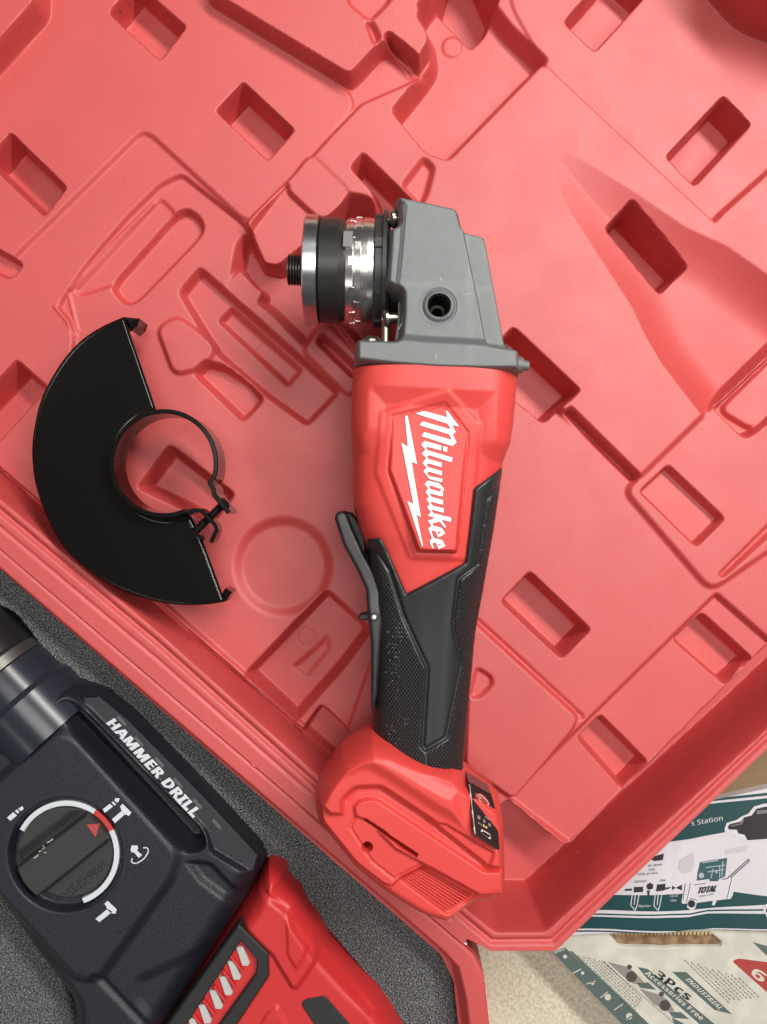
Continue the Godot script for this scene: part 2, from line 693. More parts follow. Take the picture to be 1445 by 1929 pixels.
# ------------------------------------------------------------------ the case: lid with its moulded lining, hinge, base
func build_case() -> void:
	var t := thing("tool_case", "open red moulded plastic tool case with lid laid flat on the floor", "tool case")
	RED = red_plastic(lin(0.56, 0.060, 0.056), 0.5, 0.010)
	RED.albedo_texture = tinted(0.006, 71, Color(0.985, 0.975, 0.975), Color(1, 1, 1), 5, 0.3, 0.7)
	RED.roughness_texture = tinted(0.01, 72, Color(0.94, 0.94, 0.94), Color(1, 1, 1), 5, 0.3, 0.7)
	RED.roughness = 0.58
	RED.metallic_specular = 0.72
	RED.detail_enabled = true
	RED.detail_albedo = specks(420, 512)
	RED.uv1_scale = Vector3(0.5, 0.5, 0.5)
	RED.heightmap_texture = noise(0.35, 3, 2, 1024)
	var outline := PackedVector2Array()
	outline.append_array(W([-160, 896, 873, 1779, 880, 1768, 925, 1791, 1047, 1791, 1445, 1411, 1620, 1243, 1620, -160, -160, -160], 15.0))
	var f := Field.new(outline, 0.7, deg_to_rad(43.0))
	f.base(func(_p: Vector2, _d: float) -> float: return -6.0)
	var S := func(a: Array, h: float, to: float, wall: float, r := 4.0, out := false) -> void:
		f.step(soft(W(a, h), r), to, wall * (1.15 if wall < 3.3 else 0.6) if wall < 12.0 else wall, out)
	# the broad faces
	S.call([683, 198, 860, 120, 1035, 127, 1345, 419, 1400, 600, 1330, 784, 1212, 897, 1030, 740, 780, 700, 560, 640, 452, 510, 470, 415, 590, 294], 0.0, 0.0, 3.0, 3.0, true)   # face behind the gear head
	S.call([1035, 129, 1345, 419, 1620, 160, 1620, -160, 960, -160, 962, 0], 0.0, -5.0, 1.6, 6.0)          # face with two pockets, top right
	S.call([1346, 420, 1445, 331, 1640, 150, 1640, 700, 1340, 780], 0.0, 0.0, 2.5, 6.0, true)
	S.call([-160, -160, 395, -160, 395, -22, 662, 160, 674, 196, 592, 296, 471, 413, 452, 412, 276, 250, 262, 248, -160, 664], 0.0, -4.0, 4.5, 5.0)   # large face top left
	S.call([395, -160, 395, -22, 653, 134, 662, 133, 706, 86, 714, 79, 732, 72, 782, 113, 806, 74, 801, 56, 782, 28, 806, -12, 806, -160], 8.0, 8.0, 5.0, 3.0, true)   # raised face above it
	S.call([-160, -160, 62, -160, 62, 0, 0, 70, -160, 240], 12.0, 12.0, 4.5, 3.0, true)
	# knife-like shapes left of the gear head: a low face whose curved edge drops to the wide lower-left face
	S.call([331, 328, 346, 326, 455, 412, 480, 440, 640, 610, 700, 690, 740, 900, 720, 1200, 640, 1430, 300, 1135, 96, 962, 110, 860, 134, 640, 128, 606, 106, 580, 112, 564, 134, 530, 180, 470, 240, 402, 298, 345], -6.0, -8.6, 2.0, 2.5)
	S.call([650, 6, 640, -60, 760, -60, 740, 2, 705, 38, 694, 42], 8.0, 3.5, 3.0, 4.0)
	S.call([683, 40, 704, 34, 722, 72, 708, 86, 700, 84], 8.0, 4.0, 5.0, 3.0)
	S.call([720, 84, 732, 72, 783, 112, 800, 136, 780, 146], 0.0, -7.0, 3.5, 3.0)                  # narrow notch
	# recess at the top and the hollow inside it
	S.call([733, 208, 788, 140, 812, 108, 806, 62, 779, 27, 806, -10, 850, -60, 900, -60, 968, 31, 1042, 103, 1022, 124, 845, 306, 800, 289], 0.0, -18.0, 9.0, 4.0)
	S.call([818, 25, 886, 97, 912, 72, 938, 20, 900, -70, 840, -60], -18.0, -38.0, 6.0, 3.0)
	f.step(ring(U(852, 90, -18), 5.0), -17.2, 0.4, true)
	S.call([797, 289, 824, 312, 808, 372, 792, 394, 750, 350], 0.0, -4.0, 3.0, 4.0)
	# wedge beside the gear head
	S.call([683, 283, 746, 345, 776, 372, 806, 388, 780, 470, 700, 470, 704, 378, 698, 360, 657, 316], 0.0, -21.0, 7.5, 3.0)
	# scooped bottle shape with a pocket in its floor
	f.step(soft(W([1040, 296, 1060, 288, 1084, 293, 1180, 351, 1293, 428, 1370, 463, 1445, 516, 1640, 650, 1640, 900, 1420, 900, 1328, 790, 1246, 684, 1216, 633, 1191, 579, 1126, 480, 1074, 400, 1046, 340], 0.0), 3.0), -12.5, 24.0, false, false, Vector2(-0.064, -0.062), true)
	S.call([1186, 925, 1214, 898, 1330, 785, 1445, 672, 1640, 480, 1640, 900, 1350, 1100, 1335, 1098], -3.0, -3.0, 3.0, 4.0, true)
	S.call([1338, 768, 1356, 755, 1445, 672, 1560, 560, 1600, 660, 1418, 822, 1400, 828], -4.0, -12.0, 5.0, 4.0)
	S.call([1362, 772, 1445, 690, 1560, 580, 1570, 640, 1420, 806], -9.0, -9.0, 4.0, 4.0, true)
	S.call([1131, 441, 1178, 388, 1291, 508, 1238, 559], -13.0, -37.0, 3.5, 3.0)
	# the case's wall at the top right corner
	f.step(soft(W([1312, -30, 1332, 0, 1384, 58, 1445, 82, 1660, 160, 1660, -190, 1290, -190], -5.0), 8.0), 46.0, 5.0)
	# pockets
	S.call([204, 25, 302, 115, 352, 51, 253, -38], -4.0, -22.0, 4.0, 2.5)
	S.call([405, 209, 505, 304, 556, 245, 458, 153], -4.0, -24.0, 4.0, 2.5)
	S.call([-26, 304, 84, 409, 127, 353, 20, 248], -4.0, -24.0, 4.0, 2.5)
	S.call([1061, 42, 1120, 99, 1216, -6, 1152, -62], -5.0, -21.0, 3.5, 3.0)
	S.call([1253, 295, 1308, 352, 1416, 235, 1363, 179], -5.0, -27.0, 3.5, 3.0)
	S.call([896, 690, 967, 614, 1096, 735, 1027, 797], 0.0, -26.0, 4.5, 3.0)
	S.call([1202, 926, 1259, 873, 1368, 977, 1312, 1033], -3.0, -10.0, 3.6, 3.0)
	S.call([942, 1134, 998, 1074, 1115, 1186, 1058, 1243], -6.0, -25.0, 5.0, 3.0)
	# groove below the gear head's face, and the lower faces to its right
	S.call([1076, 762, 1213, 897, 1196, 914, 1056, 776], 0.0, -11.0, 3.2, 2.0)
	S.call([1350, 1082, 1445, 986, 1620, 820, 1620, 850, 1445, 1018, 1362, 1094], -3.0, -6.5, 2.4, 2.0)
	S.call([1350, 1112, 1445, 1195, 1470, 1215, 1076, 1600, 950, 1506, 1110, 1348], -6.0, -10.0, 2.6, 3.0)
	S.call([890, 1172, 1086, 1351, 1078, 1372, 968, 1503, 880, 1440], -2.5, -2.5, 3.4, 3.0, true)
	f.line(W([900, 1172, 1096, 1352], -4.0), 2.4, -1.6)
	S.call([896, 1252, 928, 1270, 934, 1290, 905, 1320, 880, 1318], -2.5, -5.0, 4.0, 4.0)
	S.call([1266, 1205, 1322, 1152, 1420, 1241, 1366, 1292], -10.0, -23.0, 4.0, 3.0)
	S.call([1086, 1390, 1131, 1344, 1222, 1435, 1172, 1488], -10.0, -23.0, 4.0, 3.0)
	f.line(W([290, 384, 210, 462, 135, 545], -8.6), 1.3, 0.7)
	f.line(W([130, 556, 146, 622], -8.6), 1.4, 0.8)
	f.line(W([104, 578, 128, 606, 140, 630], -6.0), 1.4, 0.8)
	S.call([292, 380, 305, 370, 334, 398, 320, 430, 220, 540, 150, 562, 136, 548], -8.6, -10.2, 2.2, 3.0)
	S.call([326, 400, 354, 388, 381, 408, 388, 432, 376, 452, 258, 574, 234, 576, 212, 554, 207, 534], -8.6, -14.5, 4.6, 6.0)
	# hollows left of and under the flange
	S.call([425, 530, 438, 452, 456, 432, 480, 430, 497, 470, 560, 400, 640, 362, 700, 372, 760, 460, 750, 660, 690, 690, 640, 610, 612, 606, 576, 660, 505, 588], -4.0, -22.0, 11.0, 5.0)
	S.call([534, 362, 545, 354, 604, 412, 596, 440, 522, 500, 500, 498, 488, 468, 476, 438], -4.0, -4.0, 2.5, 4.0, true)
	S.call([579, 300, 590, 297, 655, 360, 648, 378, 618, 408, 604, 410, 542, 353], -0.5, -0.5, 2.0, 4.0, true)
	S.call([428, 540, 452, 507, 497, 552, 470, 575], -9.0, -9.0, 3.0, 4.0, true)
	S.call([452, 512, 468, 498, 515, 505, 560, 520, 520, 552, 490, 552], -12.0, -22.0, 3.5, 4.0)
	S.call([576, 660, 612, 610, 690, 690, 660, 742], -6.0, -6.0, 2.5, 3.0, true)
	S.call([590, 644, 608, 622, 690, 700, 664, 716], -6.0, -14.0, 3.0, 3.0)
	# long trough with an inner panel, its pocket and the tongue beside it
	S.call([330, 548, 374, 495, 645, 736, 578, 806, 490, 742, 400, 664], -6.0, -16.0, 6.0, 4.0)
	S.call([406, 606, 436, 573, 575, 697, 543, 734], -16.0, -20.0, 3.2, 3.0)
	f.line(ring(U(499, 663, -20), 4.8), 0.5, -0.4, true)
	S.call([300, 620, 334, 600, 401, 652, 394, 670, 372, 690, 330, 700], -6.0, -6.0, 2.5, 4.0, true)
	S.call([357, 702, 384, 674, 424, 684, 474, 716, 500, 750, 484, 770, 456, 798], -6.0, -17.0, 6.0, 4.0)
	# hollows seen left of, through and below the guard
	S.call([-60, 440, 0, 470, 48, 497, 22, 528, -60, 500], -6.0, -12.0, 3.5, 4.0)
	S.call([31, 674, 94, 730, 0, 832, -70, 890, -70, 780], -6.0, -26.0, 9.0, 3.0)
	S.call([316, 832, 446, 930, 400, 990, 250, 920], -6.0, -22.0, 9.0, 4.0)
	f.step(ring(U(532, 1068, -6), 27.0, 40), -12.0, 6.5)
	S.call([615, 1106, 704, 1187, 650, 1260, 556, 1366, 456, 1271], -8.0, -25.0, 7.0, 4.0)
	S.call([575, 1230, 620, 1190, 628, 1222, 580, 1282, 545, 1256], -25.0, -26.6, 3.0, 3.0)
	f.line(ring(U(577, 1201, -25), 4.6), 0.5, -0.5, true)
	S.call([606, 1320, 700, 1410, 650, 1450, 566, 1376], -12.0, -20.0, 4.0, 4.0)
	# the channel along the lower edges and the wall that rises to the rim
	S.call([1640, 1028, 1445, 1222, 1076, 1592, 1060, 1590, 958, 1506, 880, 1560, 780, 1640, 700, 1690, 1060, 1860, 1640, 1290], -6.0, -34.0, 4.0, 2.0)
	S.call([-160, 740, 0, 878, 300, 1135, 640, 1430, 800, 1570, 860, 1700, 900, 1760, 600, 1640, -160, 980], -6.0, -13.0, 5.0, 3.0)
	S.call([-160, 805, 0, 942, 300, 1194, 880, 1715, 932, 1757, 1028, 1757, 1445, 1374, 1640, 1188, 1640, 1500, 1047, 1900, -160, 1900], 15.0, 15.0, 9.0, 2.0, true)
	f.line(W([-160, 825, 0, 962, 300, 1214, 877, 1733, 927, 1774, 1041, 1773, 1445, 1390, 1640, 1204], 15.0), 2.2, -2.2)
	f.line(W([-160, 856, 0, 993, 300, 1245, 850, 1730], 15.0), 1.2, -0.9)
	var lid := part("lid", f.mesh(-45.0), RED, t)
	# base of the case: its rim along the hinge and the end wall
	var b := PackedVector2Array(W([-160, 899, 0, 1035, 874, 1783, 893, 1800, 912, 1838, 922, 1929, 940, 2090, 884, 2090, 868, 1960, 858, 1870, 832, 1818, 0, 1090, -160, 953], 15.0))
	var g := Field.new(b, 0.8, deg_to_rad(40.5))
	g.base(func(_p: Vector2, d: float) -> float: return 14.0 + quarter(d / 1.2))
	g.step(W([-160, 931, 0, 1068, 836, 1790, 866, 1822, 880, 1880, 890, 1960, 905, 2090, 700, 2090, 700, 1900, -160, 1200], 15.0), 4.0, 4.5)
	part("base_rim", g.mesh(-45.0), RED, t)
	var bed := Solid.new().prism(W([-160, 953, 0, 1090, 832, 1818, 858, 1870, 868, 1960, 884, 2090, -160, 2090], 15.0), -45.0, -42.0)
	part("base_floor", bed.mesh(), RED, t)
	var pin := Solid.new().tube([Vector3(U(862, 1766, 9).x, 9, U(862, 1766, 9).y), Vector3(U(877, 1779, 9).x, 9, U(877, 1779, 9).y)], 1.6)
	part("hinge_pin", pin.mesh(), plain(lin(0.75, 0.72, 0.68), 0.3, 0.6), t)
	# screw-like mould marks on the lid's rim
	var mk := Solid.new()
	mk.lathe(Vector3(U(481, 1437, 15).x, 14.8, U(481, 1437, 15).y), Vector3.UP, [0, 2.4, 0.5, 2.2, 0.5, 0.0], 20)
	part("mould_mark", mk.mesh(), RED, lid)

# ------------------------------------------------------------------ foam in the base
func build_foam() -> void:
	var m := plain(Color.WHITE, 0.8, 0.0, 0.5)
	m.albedo_texture = tinted(0.040, 21, lin(0.042, 0.044, 0.046), lin(0.40, 0.415, 0.415), 5, 0.25, 0.85, 1024)
	relief(m, noise(0.040, 21, 5, 1024), 0.16, 2.2)
	var n := FastNoiseLite.new()
	n.seed = 5
	n.frequency = 0.55
	n.fractal_octaves = 3
	var f := Field.new(W([-160, 953, 0, 1090, 832, 1818, 858, 1870, 868, 1960, 884, 2090, -160, 2090], 15.0), 0.7, deg_to_rad(40.5), 5.0)
	f.base(func(p: Vector2, d: float) -> float: return -4.0 + n.get_noise_2d(p.x, p.y * 2.0) * 1.5 - 1.5 * (1.0 - quarter(d / 2.0)))
	var cut := W([-160, 1060, 0, 1140, 30, 1152, 64, 1196, 104, 1262, 140, 1290, 190, 1300, 246, 1342, 304, 1404, 382, 1482, 440, 1544, 492, 1606, 545, 1640, 574, 1690, 620, 1752, 672, 1812, 722, 1870, 760, 1929, 800, 2090, 150, 2090, 138, 1920, 118, 1850, 60, 1770, 0, 1690, -160, 1560], -4.0)
	f.step(soft(cut, 4.0), -34.0, 5.0)
	var o := part("foam_insert", f.mesh(-41.0), m, self)
	o.set_meta("label", "dark grey speckled foam insert cut out around the hammer drill")
	o.set_meta("category", "foam insert")

# ------------------------------------------------------------------ hammer drill in the foam
func build_drill() -> void:
	var t := thing("hammer_drill", "black and red hammer drill with a round mode dial, lying in the foam", "hammer drill")
	var black := relief(plain(lin(0.0115, 0.0128, 0.0195), 0.40), GRAIN, 0.012, 3.0)
	var grey := relief(plain(lin(0.032, 0.032, 0.031), 0.5), GRAIN, 0.010, 3.0)
	var red := relief(plain(lin(0.56, 0.028, 0.030), 0.40), GRAIN, 0.006, 3.0)
	var white := plain(lin(0.62, 0.66, 0.70), 0.5)
	# chuck
	var o2 := U(75, 1352, 0)
	var axis := Vector3(-0.69, 0, -0.72)
	var o := Vector3(o2.x, -2.0, o2.y)
	var chuck := part("chuck", Solid.new().lathe(o, axis, [33, 23, 35, 24, 62, 23, 80, 19, 110, 18, 110, 0], 64).mesh(), plain(lin(0.012, 0.012, 0.013), 0.4), t)
	part("collar", Solid.new().lathe(o, axis, [-12, 27.5, 10, 27.5, 13, 25.5, 27, 25, 28, 22], 64).mesh(), plain(lin(0.02, 0.024, 0.034), 0.25), t)
	part("metal_ring", Solid.new().lathe(o, axis, [27, 22, 28, 24.2, 33, 24.2, 34, 22], 64).mesh(), plain(lin(0.15, 0.142, 0.13), 0.42, 0.8), chuck)
	# black gear housing
	var f := Field.new(soft(W([108, 1284, 130, 1284, 185, 1302, 243, 1350, 303, 1410, 380, 1488, 436, 1548, 488, 1604, 501, 1633, 486, 1656, 466, 1697, 447, 1725, 318, 1929, 240, 2080, 150, 2080, 130, 1880, 60, 1790, 0, 1700, -150, 1600, -150, 1470, 0, 1372], 10.0), 3.0), 0.7, deg_to_rad(45.0), 26.0)
	f.base(func(_p: Vector2, d: float) -> float: return -8.0 + 28.0 * quarter(d / 13.0))
	f.step(soft(W([112, 1384, 142, 1396, 327, 1604, 316, 1646, 182, 1832, 150, 1829, 0, 1664, -120, 1560, 0, 1480], 20.0), 4.0), 23.5, 6.0, true)
	f.step(ring(U(127, 1606, 20), 28.0, 40), 18.4, 2.6)
	f.step(soft(W([97, 1328, 116, 1314, 140, 1322, 184, 1360, 384, 1562, 395, 1590, 380, 1608, 352, 1612, 340, 1604, 101, 1343], 20.0), 3.0), 7.0, 6.0)
	f.step(soft(W([146, 1310, 196, 1306, 300, 1408, 494, 1600, 480, 1648, 400, 1600, 387, 1562, 187, 1354], 15.0), 2.0), 15.5, 1.0, false, false, Vector2(-0.07, 0.07))
	f.step(soft(W([342, 1622, 372, 1618, 400, 1622, 468, 1695, 448, 1727, 420, 1700, 372, 1664], 20.0), 2.0), -3.0, 4.0, false, true)
	f.step(soft(W([440, 1748, 330, 1800, 250, 1838, 246, 1890, 270, 1929, 300, 1960], 20.0), 4.0), -2.0, 7.0, false, true)
	f.line(W([182, 1836, 300, 1960], 20.0), 3.0, -1.5)
	var body := part("gear_housing", f.mesh(-30.0), black, t)
	var over := func(p: Vector2) -> float: return f.top(p) + 0.4
	var s := Solid.new()
	s.heavy("HAMMER DRILL", BOLD, U(203, 1361, 14), U(366, 1536, 14) - U(203, 1361, 14), U(218, 1352, 14) - U(203, 1361, 14), over, 0.17)
	part("lettering", s.mesh(), white, body)
	for q in [[95, 265, 150, 215, 185, 245, 125, 295], [165, 205, 185, 190, 207, 215, 190, 229], [195, 185, 235, 160, 244, 190, 216, 207], [955, 190, 1020, 140, 1048, 165, 975, 222], [1033, 130, 1048, 118, 1077, 145, 1062, 157],
			[1058, 108, 1075, 88, 1108, 92, 1100, 118, 1085, 131], [1038, 280, 1125, 205, 1155, 235, 1065, 315], [1110, 165, 1135, 140, 1215, 220, 1190, 252, 1165, 235, 1156, 241, 1124, 206, 1119, 180],
			[1205, 555, 1215, 515, 1270, 515, 1275, 545, 1262, 560, 1310, 600, 1280, 628, 1235, 575, 1215, 580], [890, 1175, 1000, 1085, 1042, 1112, 925, 1205], [970, 1040, 1000, 1012, 1082, 1090, 1070, 1130, 1035, 1125, 1003, 1100, 985, 1060]]:
		part("mode_symbol", Solid.new().flat(W(Z(q, 0, 1480, 0.2076), 20.0), over).mesh(), white, body)
	s = Solid.new()
	var bend := W(Z([1222, 632, 1213, 655, 1222, 672, 1258, 676, 1300, 655, 1335, 625, 1362, 580, 1366, 552, 1350, 533, 1320, 538], 0, 1480, 0.2076), 20.0)
	for k in range(1, bend.size()):
		s.stroke(bend[k - 1], bend[k], 0.6, over)
	part("mode_symbol", s.mesh(), white, body)
	var arcs := Solid.new()
	var redarc := Solid.new()
	var c := U(127, 1606, 20)
	var turn := 0.0
	for a in [[-153.0, -56.0, 0], [-56.0, -27.0, 1], [-27.0, 71.0, 0]]:
		var poly := PackedVector2Array()
		for k in 21:
			turn = deg_to_rad(lerpf(a[0], a[1], k / 20.0))
			poly.append(c + Vector2.from_angle(turn) * 25.6)
		for k in 21:
			turn = deg_to_rad(lerpf(a[1], a[0], k / 20.0))
			poly.append(c + Vector2.from_angle(turn) * 23.0)
		(redarc if a[2] == 1 else arcs).prism(poly, 17.0, 21.2, 0.15)
	part("dial_scale", arcs.mesh(), white, body)
	part("dial_scale", redarc.mesh(), plain(lin(0.55, 0.05, 0.05), 0.5), body, "red stretch of the dial's ring")
	for v in [[540, 595], [615, 685], [705, 775], [785, 865], [870, 955], [955, 1045]]:
		var m := U(v[0] * 0.4298, 1100 + v[1] * 0.4298, 13)
		part("vent_mark", Solid.new().stroke(m - Vector2(2.0, 2.2), m + Vector2(2.0, 2.2), 1.5, over).mesh(), plain(lin(0.10, 0.10, 0.11), 0.5), body)
	# mode dial
	var dd := Field.new(ring(c, 22.6, 64), 0.5)
	dd.base(func(_p: Vector2, d: float) -> float: return 18.0 + 1.6 * quarter(d / 0.8))
	dd.step(W(Z([-100, 900, 150, 720, 800, 225, 1100, 300, 1100, 430, 1012, 490, 372, 1005, 250, 1100], 0, 1480, 0.2076), 23.0), 25.0, 1.6)
	dd.step(W(Z([-100, 900, 150, 720, 800, 225, 700, 60, 100, 100], 0, 1480, 0.2076), 21.0), 23.4, 6.0)
	var dial := part("mode_dial", dd.mesh(16.0), grey, t)
	var don := func(p: Vector2) -> float: return dd.top(p) + 0.15
	part("raised_lettering", Solid.new().words(">PA6-GF35<", SANS, U(192, 1620, 20), Vector2(-19.6, 16.2), Vector2(2.6, 3.1), don).mesh(), plain(lin(0.006, 0.006, 0.006), 0.4), dial)
	part("pointer", Solid.new().prism(soft(W(Z([782, 350, 908, 345, 870, 472], 0, 1480, 0.2076), 25.0), 1.0), 24.0, 25.6, 0.3).mesh(), plain(lin(0.42, 0.06, 0.055), 0.5), dial)
	var sc := Solid.new()
	for q in [[305, 660, 350, 625], [320, 655, 345, 635], [345, 605, 375, 590], [380, 580, 410, 560], [400, 545, 440, 520], [440, 515, 465, 505], [400, 605, 422, 608], [365, 572, 405, 566]]:
		sc.stroke(U(q[0] * 0.2076, 1480 + q[1] * 0.2076, 25), U(q[2] * 0.2076, 1480 + q[3] * 0.2076, 25), 0.35, don)
	part("scratch", sc.mesh(), plain(lin(0.5, 0.5, 0.5), 0.6), dial)
	# red motor cover with its black trim and silver louvres
	var r := Field.new(soft(W([472, 1694, 492, 1650, 502, 1630, 520, 1636, 535, 1644, 539, 1668, 563, 1689, 576, 1719, 602, 1753, 621, 1792, 668, 1843, 711, 1882, 738, 1921, 790, 2010, 800, 2080, 240, 2080, 320, 1929, 448, 1726], 12.0), 1.2), 0.8, deg_to_rad(45.0), 19.0)
	r.base(func(_p: Vector2, d: float) -> float: return -10.0 + 27.0 * quarter(d / 9.0))
	r.straight = true
	r.step(soft(W([484, 1668, 500, 1640, 540, 1650, 566, 1694, 600, 1760, 604, 1800, 562, 1862, 548, 1858, 512, 1798, 452, 1738], 16.0), 0.6), 3.2, 2.4, false, true)
	r.step(soft(W([536, 1712, 566, 1740, 584, 1784, 560, 1830, 540, 1800], 20.0), 0.8), 1.4, 1.6, false, true)
	r.straight = false
	r.line(W([488, 1664, 540, 1700, 585, 1775, 700, 1900], 12.0), 2.5, -1.6)
	r.step(soft(W([504, 1902, 524, 1890, 560, 1970, 520, 2060, 440, 2010], 17.0), 2.0), 1.4, 1.5, false, true)
	r.step(soft(W([446, 1745, 504, 1796, 506, 1840, 400, 2000, 290, 2000], 17.0), 1.0), 15.0, 1.0)
	var cover := part("motor_cover", r.mesh(-30.0), red, t)
	part("rubber_trim", Solid.new().prism(W([449, 1741, 456, 1746, 506, 1796, 507, 1838, 425, 1962, 390, 1962, 483, 1833, 484, 1807, 454, 1772, 345, 1940, 308, 1940], 18.0), 8.0, 19.0, 0.8).mesh(), plain(lin(0.018, 0.018, 0.019), 0.55), cover)
	for v in [[270, 708], [232, 770], [195, 838], [152, 898], [103, 962], [58, 1022]]:
		var q := []
		for d in [[-27, -41], [3, -45], [33, 28], [26, 40], [0, 40]]:
			q.append_array([340 + (v[0] + d[0]) * 0.4291, 1500 + (v[1] + d[1]) * 0.4291])
		part("louvre", Solid.new().prism(W(q, 17.0), 14.0, 16.4, 0.2).mesh(), plain(lin(0.62, 0.62, 0.60), 0.35, 0.35), cover)
	for v in [[246, 735], [212, 800], [172, 866], [126, 928], [80, 990]]:
		var q := []
		for d in [[-30, -30], [-22, -38], [30, 32], [24, 40]]:
			q.append_array([340 + (v[0] + d[0]) * 0.4291, 1500 + (v[1] + d[1]) * 0.4291])
		part("louvre_bar", Solid.new().prism(W(q, 17.0), 14.0, 17.6, 0.3).mesh(), red, cover)
	part("rubber_pad", Solid.new().prism(soft(W([567, 1893, 574, 1884, 612, 1877, 665, 1938, 690, 1985, 630, 1990], 18.0), 1.5), 8.0, 18.0, 0.5).mesh(), plain(lin(0.022, 0.022, 0.024), 0.55), cover)

# ------------------------------------------------------------------ the printed carton under the lid's corner
func build_carton() -> void:
	var t := thing("printed_carton", "white cardboard tool carton printed in dark green, with a cut-out carry hole", "carton")
	var board := plain(lin(0.60, 0.58, 0.50), 0.5)
	board.albedo_texture = tinted(0.01, 31, Color(0.93, 0.93, 0.93), Color(1, 1, 1), 3)
	var green := plain(lin(0.012, 0.055, 0.060), 0.32)
	var dark := plain(lin(0.085, 0.118, 0.110), 0.45)
	var paper := plain(lin(0.60, 0.57, 0.60), 0.38)
	var kraft := plain(lin(0.30, 0.19, 0.10), 0.8)
	kraft.albedo_texture = tinted(0.03, 33, Color(0.75, 0.72, 0.7), Color(1, 1, 1), 4)
	# white panel, its hole and what shows through it
	var front := PackedVector2Array(W([985, 1741, 1180, 1746, 1445, 1755, 1640, 1760, 1760, 2080, 1330, 2080, 1182, 1929, 1044, 1792], -22.0))
	var hole := soft(W([1146, 1758, 1205, 1760, 1270, 1757, 1338, 1757, 1360, 1775, 1358, 1784, 1300, 1783, 1252, 1785, 1165, 1782], -22.0), 1.4)
	var fr := Field.new(front, 0.7)
	fr.base(func(_p: Vector2, _d: float) -> float: return -22.0)
	fr.step(hole, -26.0, 0.7)
	var panel := part("side_panel", fr.mesh(-44.9), board, t)
	part("carry_hole", Solid.new().prism(soft(W([1147, 1752, 1338, 1750, 1362, 1776, 1358, 1785, 1165, 1782], -23.0), 1.4), -27.0, -24.0).mesh(), kraft, panel)
	var torn := Solid.new()
	for k in 26:
		var x := 1150.0 + k * 7.4
		torn.flat(W([x, 1755, x + 6.0, 1755, x + 3.4, 1761.5, x + 1.2, 1760], -21.5), func(_p: Vector2) -> float: return -21.2)
	part("torn_edge", torn.mesh(), plain(lin(0.5, 0.36, 0.2), 0.8), panel).set_meta("kind", "stuff")
	# upper panel with the printed sleeve, bent a little along its fold
	var back := PackedVector2Array(W([1180, 1757, 1250, 1757, 1300, 1752, 1445, 1752, 1660, 1750, 1660, 1440, 1500, 1474, 1445, 1485, 1340, 1508], -18.0))
	back.append_array(W([1446, 1414, 1048, 1794], 15.0))
	back.append_array(W([1060, 1764, 1120, 1760], -18.0))
	var bf := Field.new(back, 0.8)
	bf.base(func(p: Vector2, _d: float) -> float: return -18.0 + 0.8 * sin(p.x * 0.10) * smooth01((p.y - 120.0) / 60.0) - 0.3 * exp(-pow((p.x - 152.0 + (p.y - 190.0) * 0.06) / 2.5, 2.0)))
	var sleeve := part("printed_sleeve", bf.mesh(-44.0), paper, t)
	var on := func(p: Vector2) -> float: return bf.top(p) + 0.10
	var on2 := func(p: Vector2) -> float: return bf.top(p) + 0.20
	var on3 := func(p: Vector2) -> float: return bf.top(p) + 0.30
	var X := func(a: Array) -> PackedVector2Array: return W(Z(a, 1150, 1480, 0.2042), -18.0)
	var band := func(s: Solid, top_: Array, low: Array, h: Callable) -> void:
		# between two edges, in short lengths that follow the sheet
		var a: PackedVector2Array = X.call(top_)
		var b: PackedVector2Array = X.call(low)
		for k in range(1, a.size()):
			for m in 3:
				var u := m / 3.0
				var v := (m + 1) / 3.0
				s.flat(PackedVector2Array([a[k - 1].lerp(a[k], u), a[k - 1].lerp(a[k], v), b[k - 1].lerp(b[k], v), b[k - 1].lerp(b[k], u)]), h)
	for q in [[[-600, 400, 600, 160, 1445, 62, 2400, -80], [-600, 425, 600, 185, 1445, 88, 2400, -55]],
			[[-600, 445, 600, 205, 1445, 112, 2400, -30], [-600, 640, 600, 520, 1445, 360, 2400, 220]],
			[[-900, 1100, 0, 1010, 560, 1000, 1140, 980, 1445, 1015, 2400, 1120], [-900, 1170, 0, 1150, 560, 1155, 740, 1150, 1445, 1090, 2400, 1060]],
			[[-900, 1205, 0, 1215, 720, 1215, 900, 1185, 1445, 1175, 2400, 1160], [-900, 1320, 0, 1325, 720, 1345, 960, 1320, 1445, 1318, 2400, 1310]],
			[[-900, 1338, 0, 1340, 720, 1358, 960, 1334, 1445, 1332, 2400, 1325], [-900, 1352, 0, 1354, 720, 1372, 960, 1350, 1445, 1348, 2400, 1340]],
			[[-900, 1178, 0, 1184, 740, 1180, 900, 1152, 1445, 1130, 2400, 1100], [-900, 1192, 0, 1198, 740, 1194, 900, 1166, 1445, 1146, 2400, 1116]]]:
		var g := Solid.new().within(back)
		band.call(g, q[0], q[1], on)
		part("green_band", g.mesh(), green, sleeve)
	var w := Solid.new().within(back)
	band.call(w, [500, 520, 870, 478, 1150, 435], [500, 536, 870, 492, 1150, 450], on2)
	w.words("s Station", SANS, X.call([752, 372])[0], X.call([1040, 322])[0] - X.call([752, 372])[0], Vector2(-0.4, -2.6), on2)
	w.words("Cut-off", SANS, X.call([548, 1026])[0], Vector2(4.4, -0.2), Vector2(0, -1.6), on2)
	w.words("valve", SANS, X.call([548, 1068])[0], Vector2(3.4, -0.1), Vector2(0, -1.5), on2)
	w.words("Regulator", SANS, X.call([252, 1122])[0], Vector2(6.6, -0.2), Vector2(0, -1.8), on2)
	for x in [200, 410]:
		for q in [[x, 985, x - 15, 1100, x + 25, 1145, x + 40, 1100, x + 62, 985], [x + 28, 985, x + 15, 1095]]:
			var pts: PackedVector2Array = X.call(q)
			for k in range(1, pts.size()):
				w.stroke(pts[k - 1], pts[k], 0.45, on2)
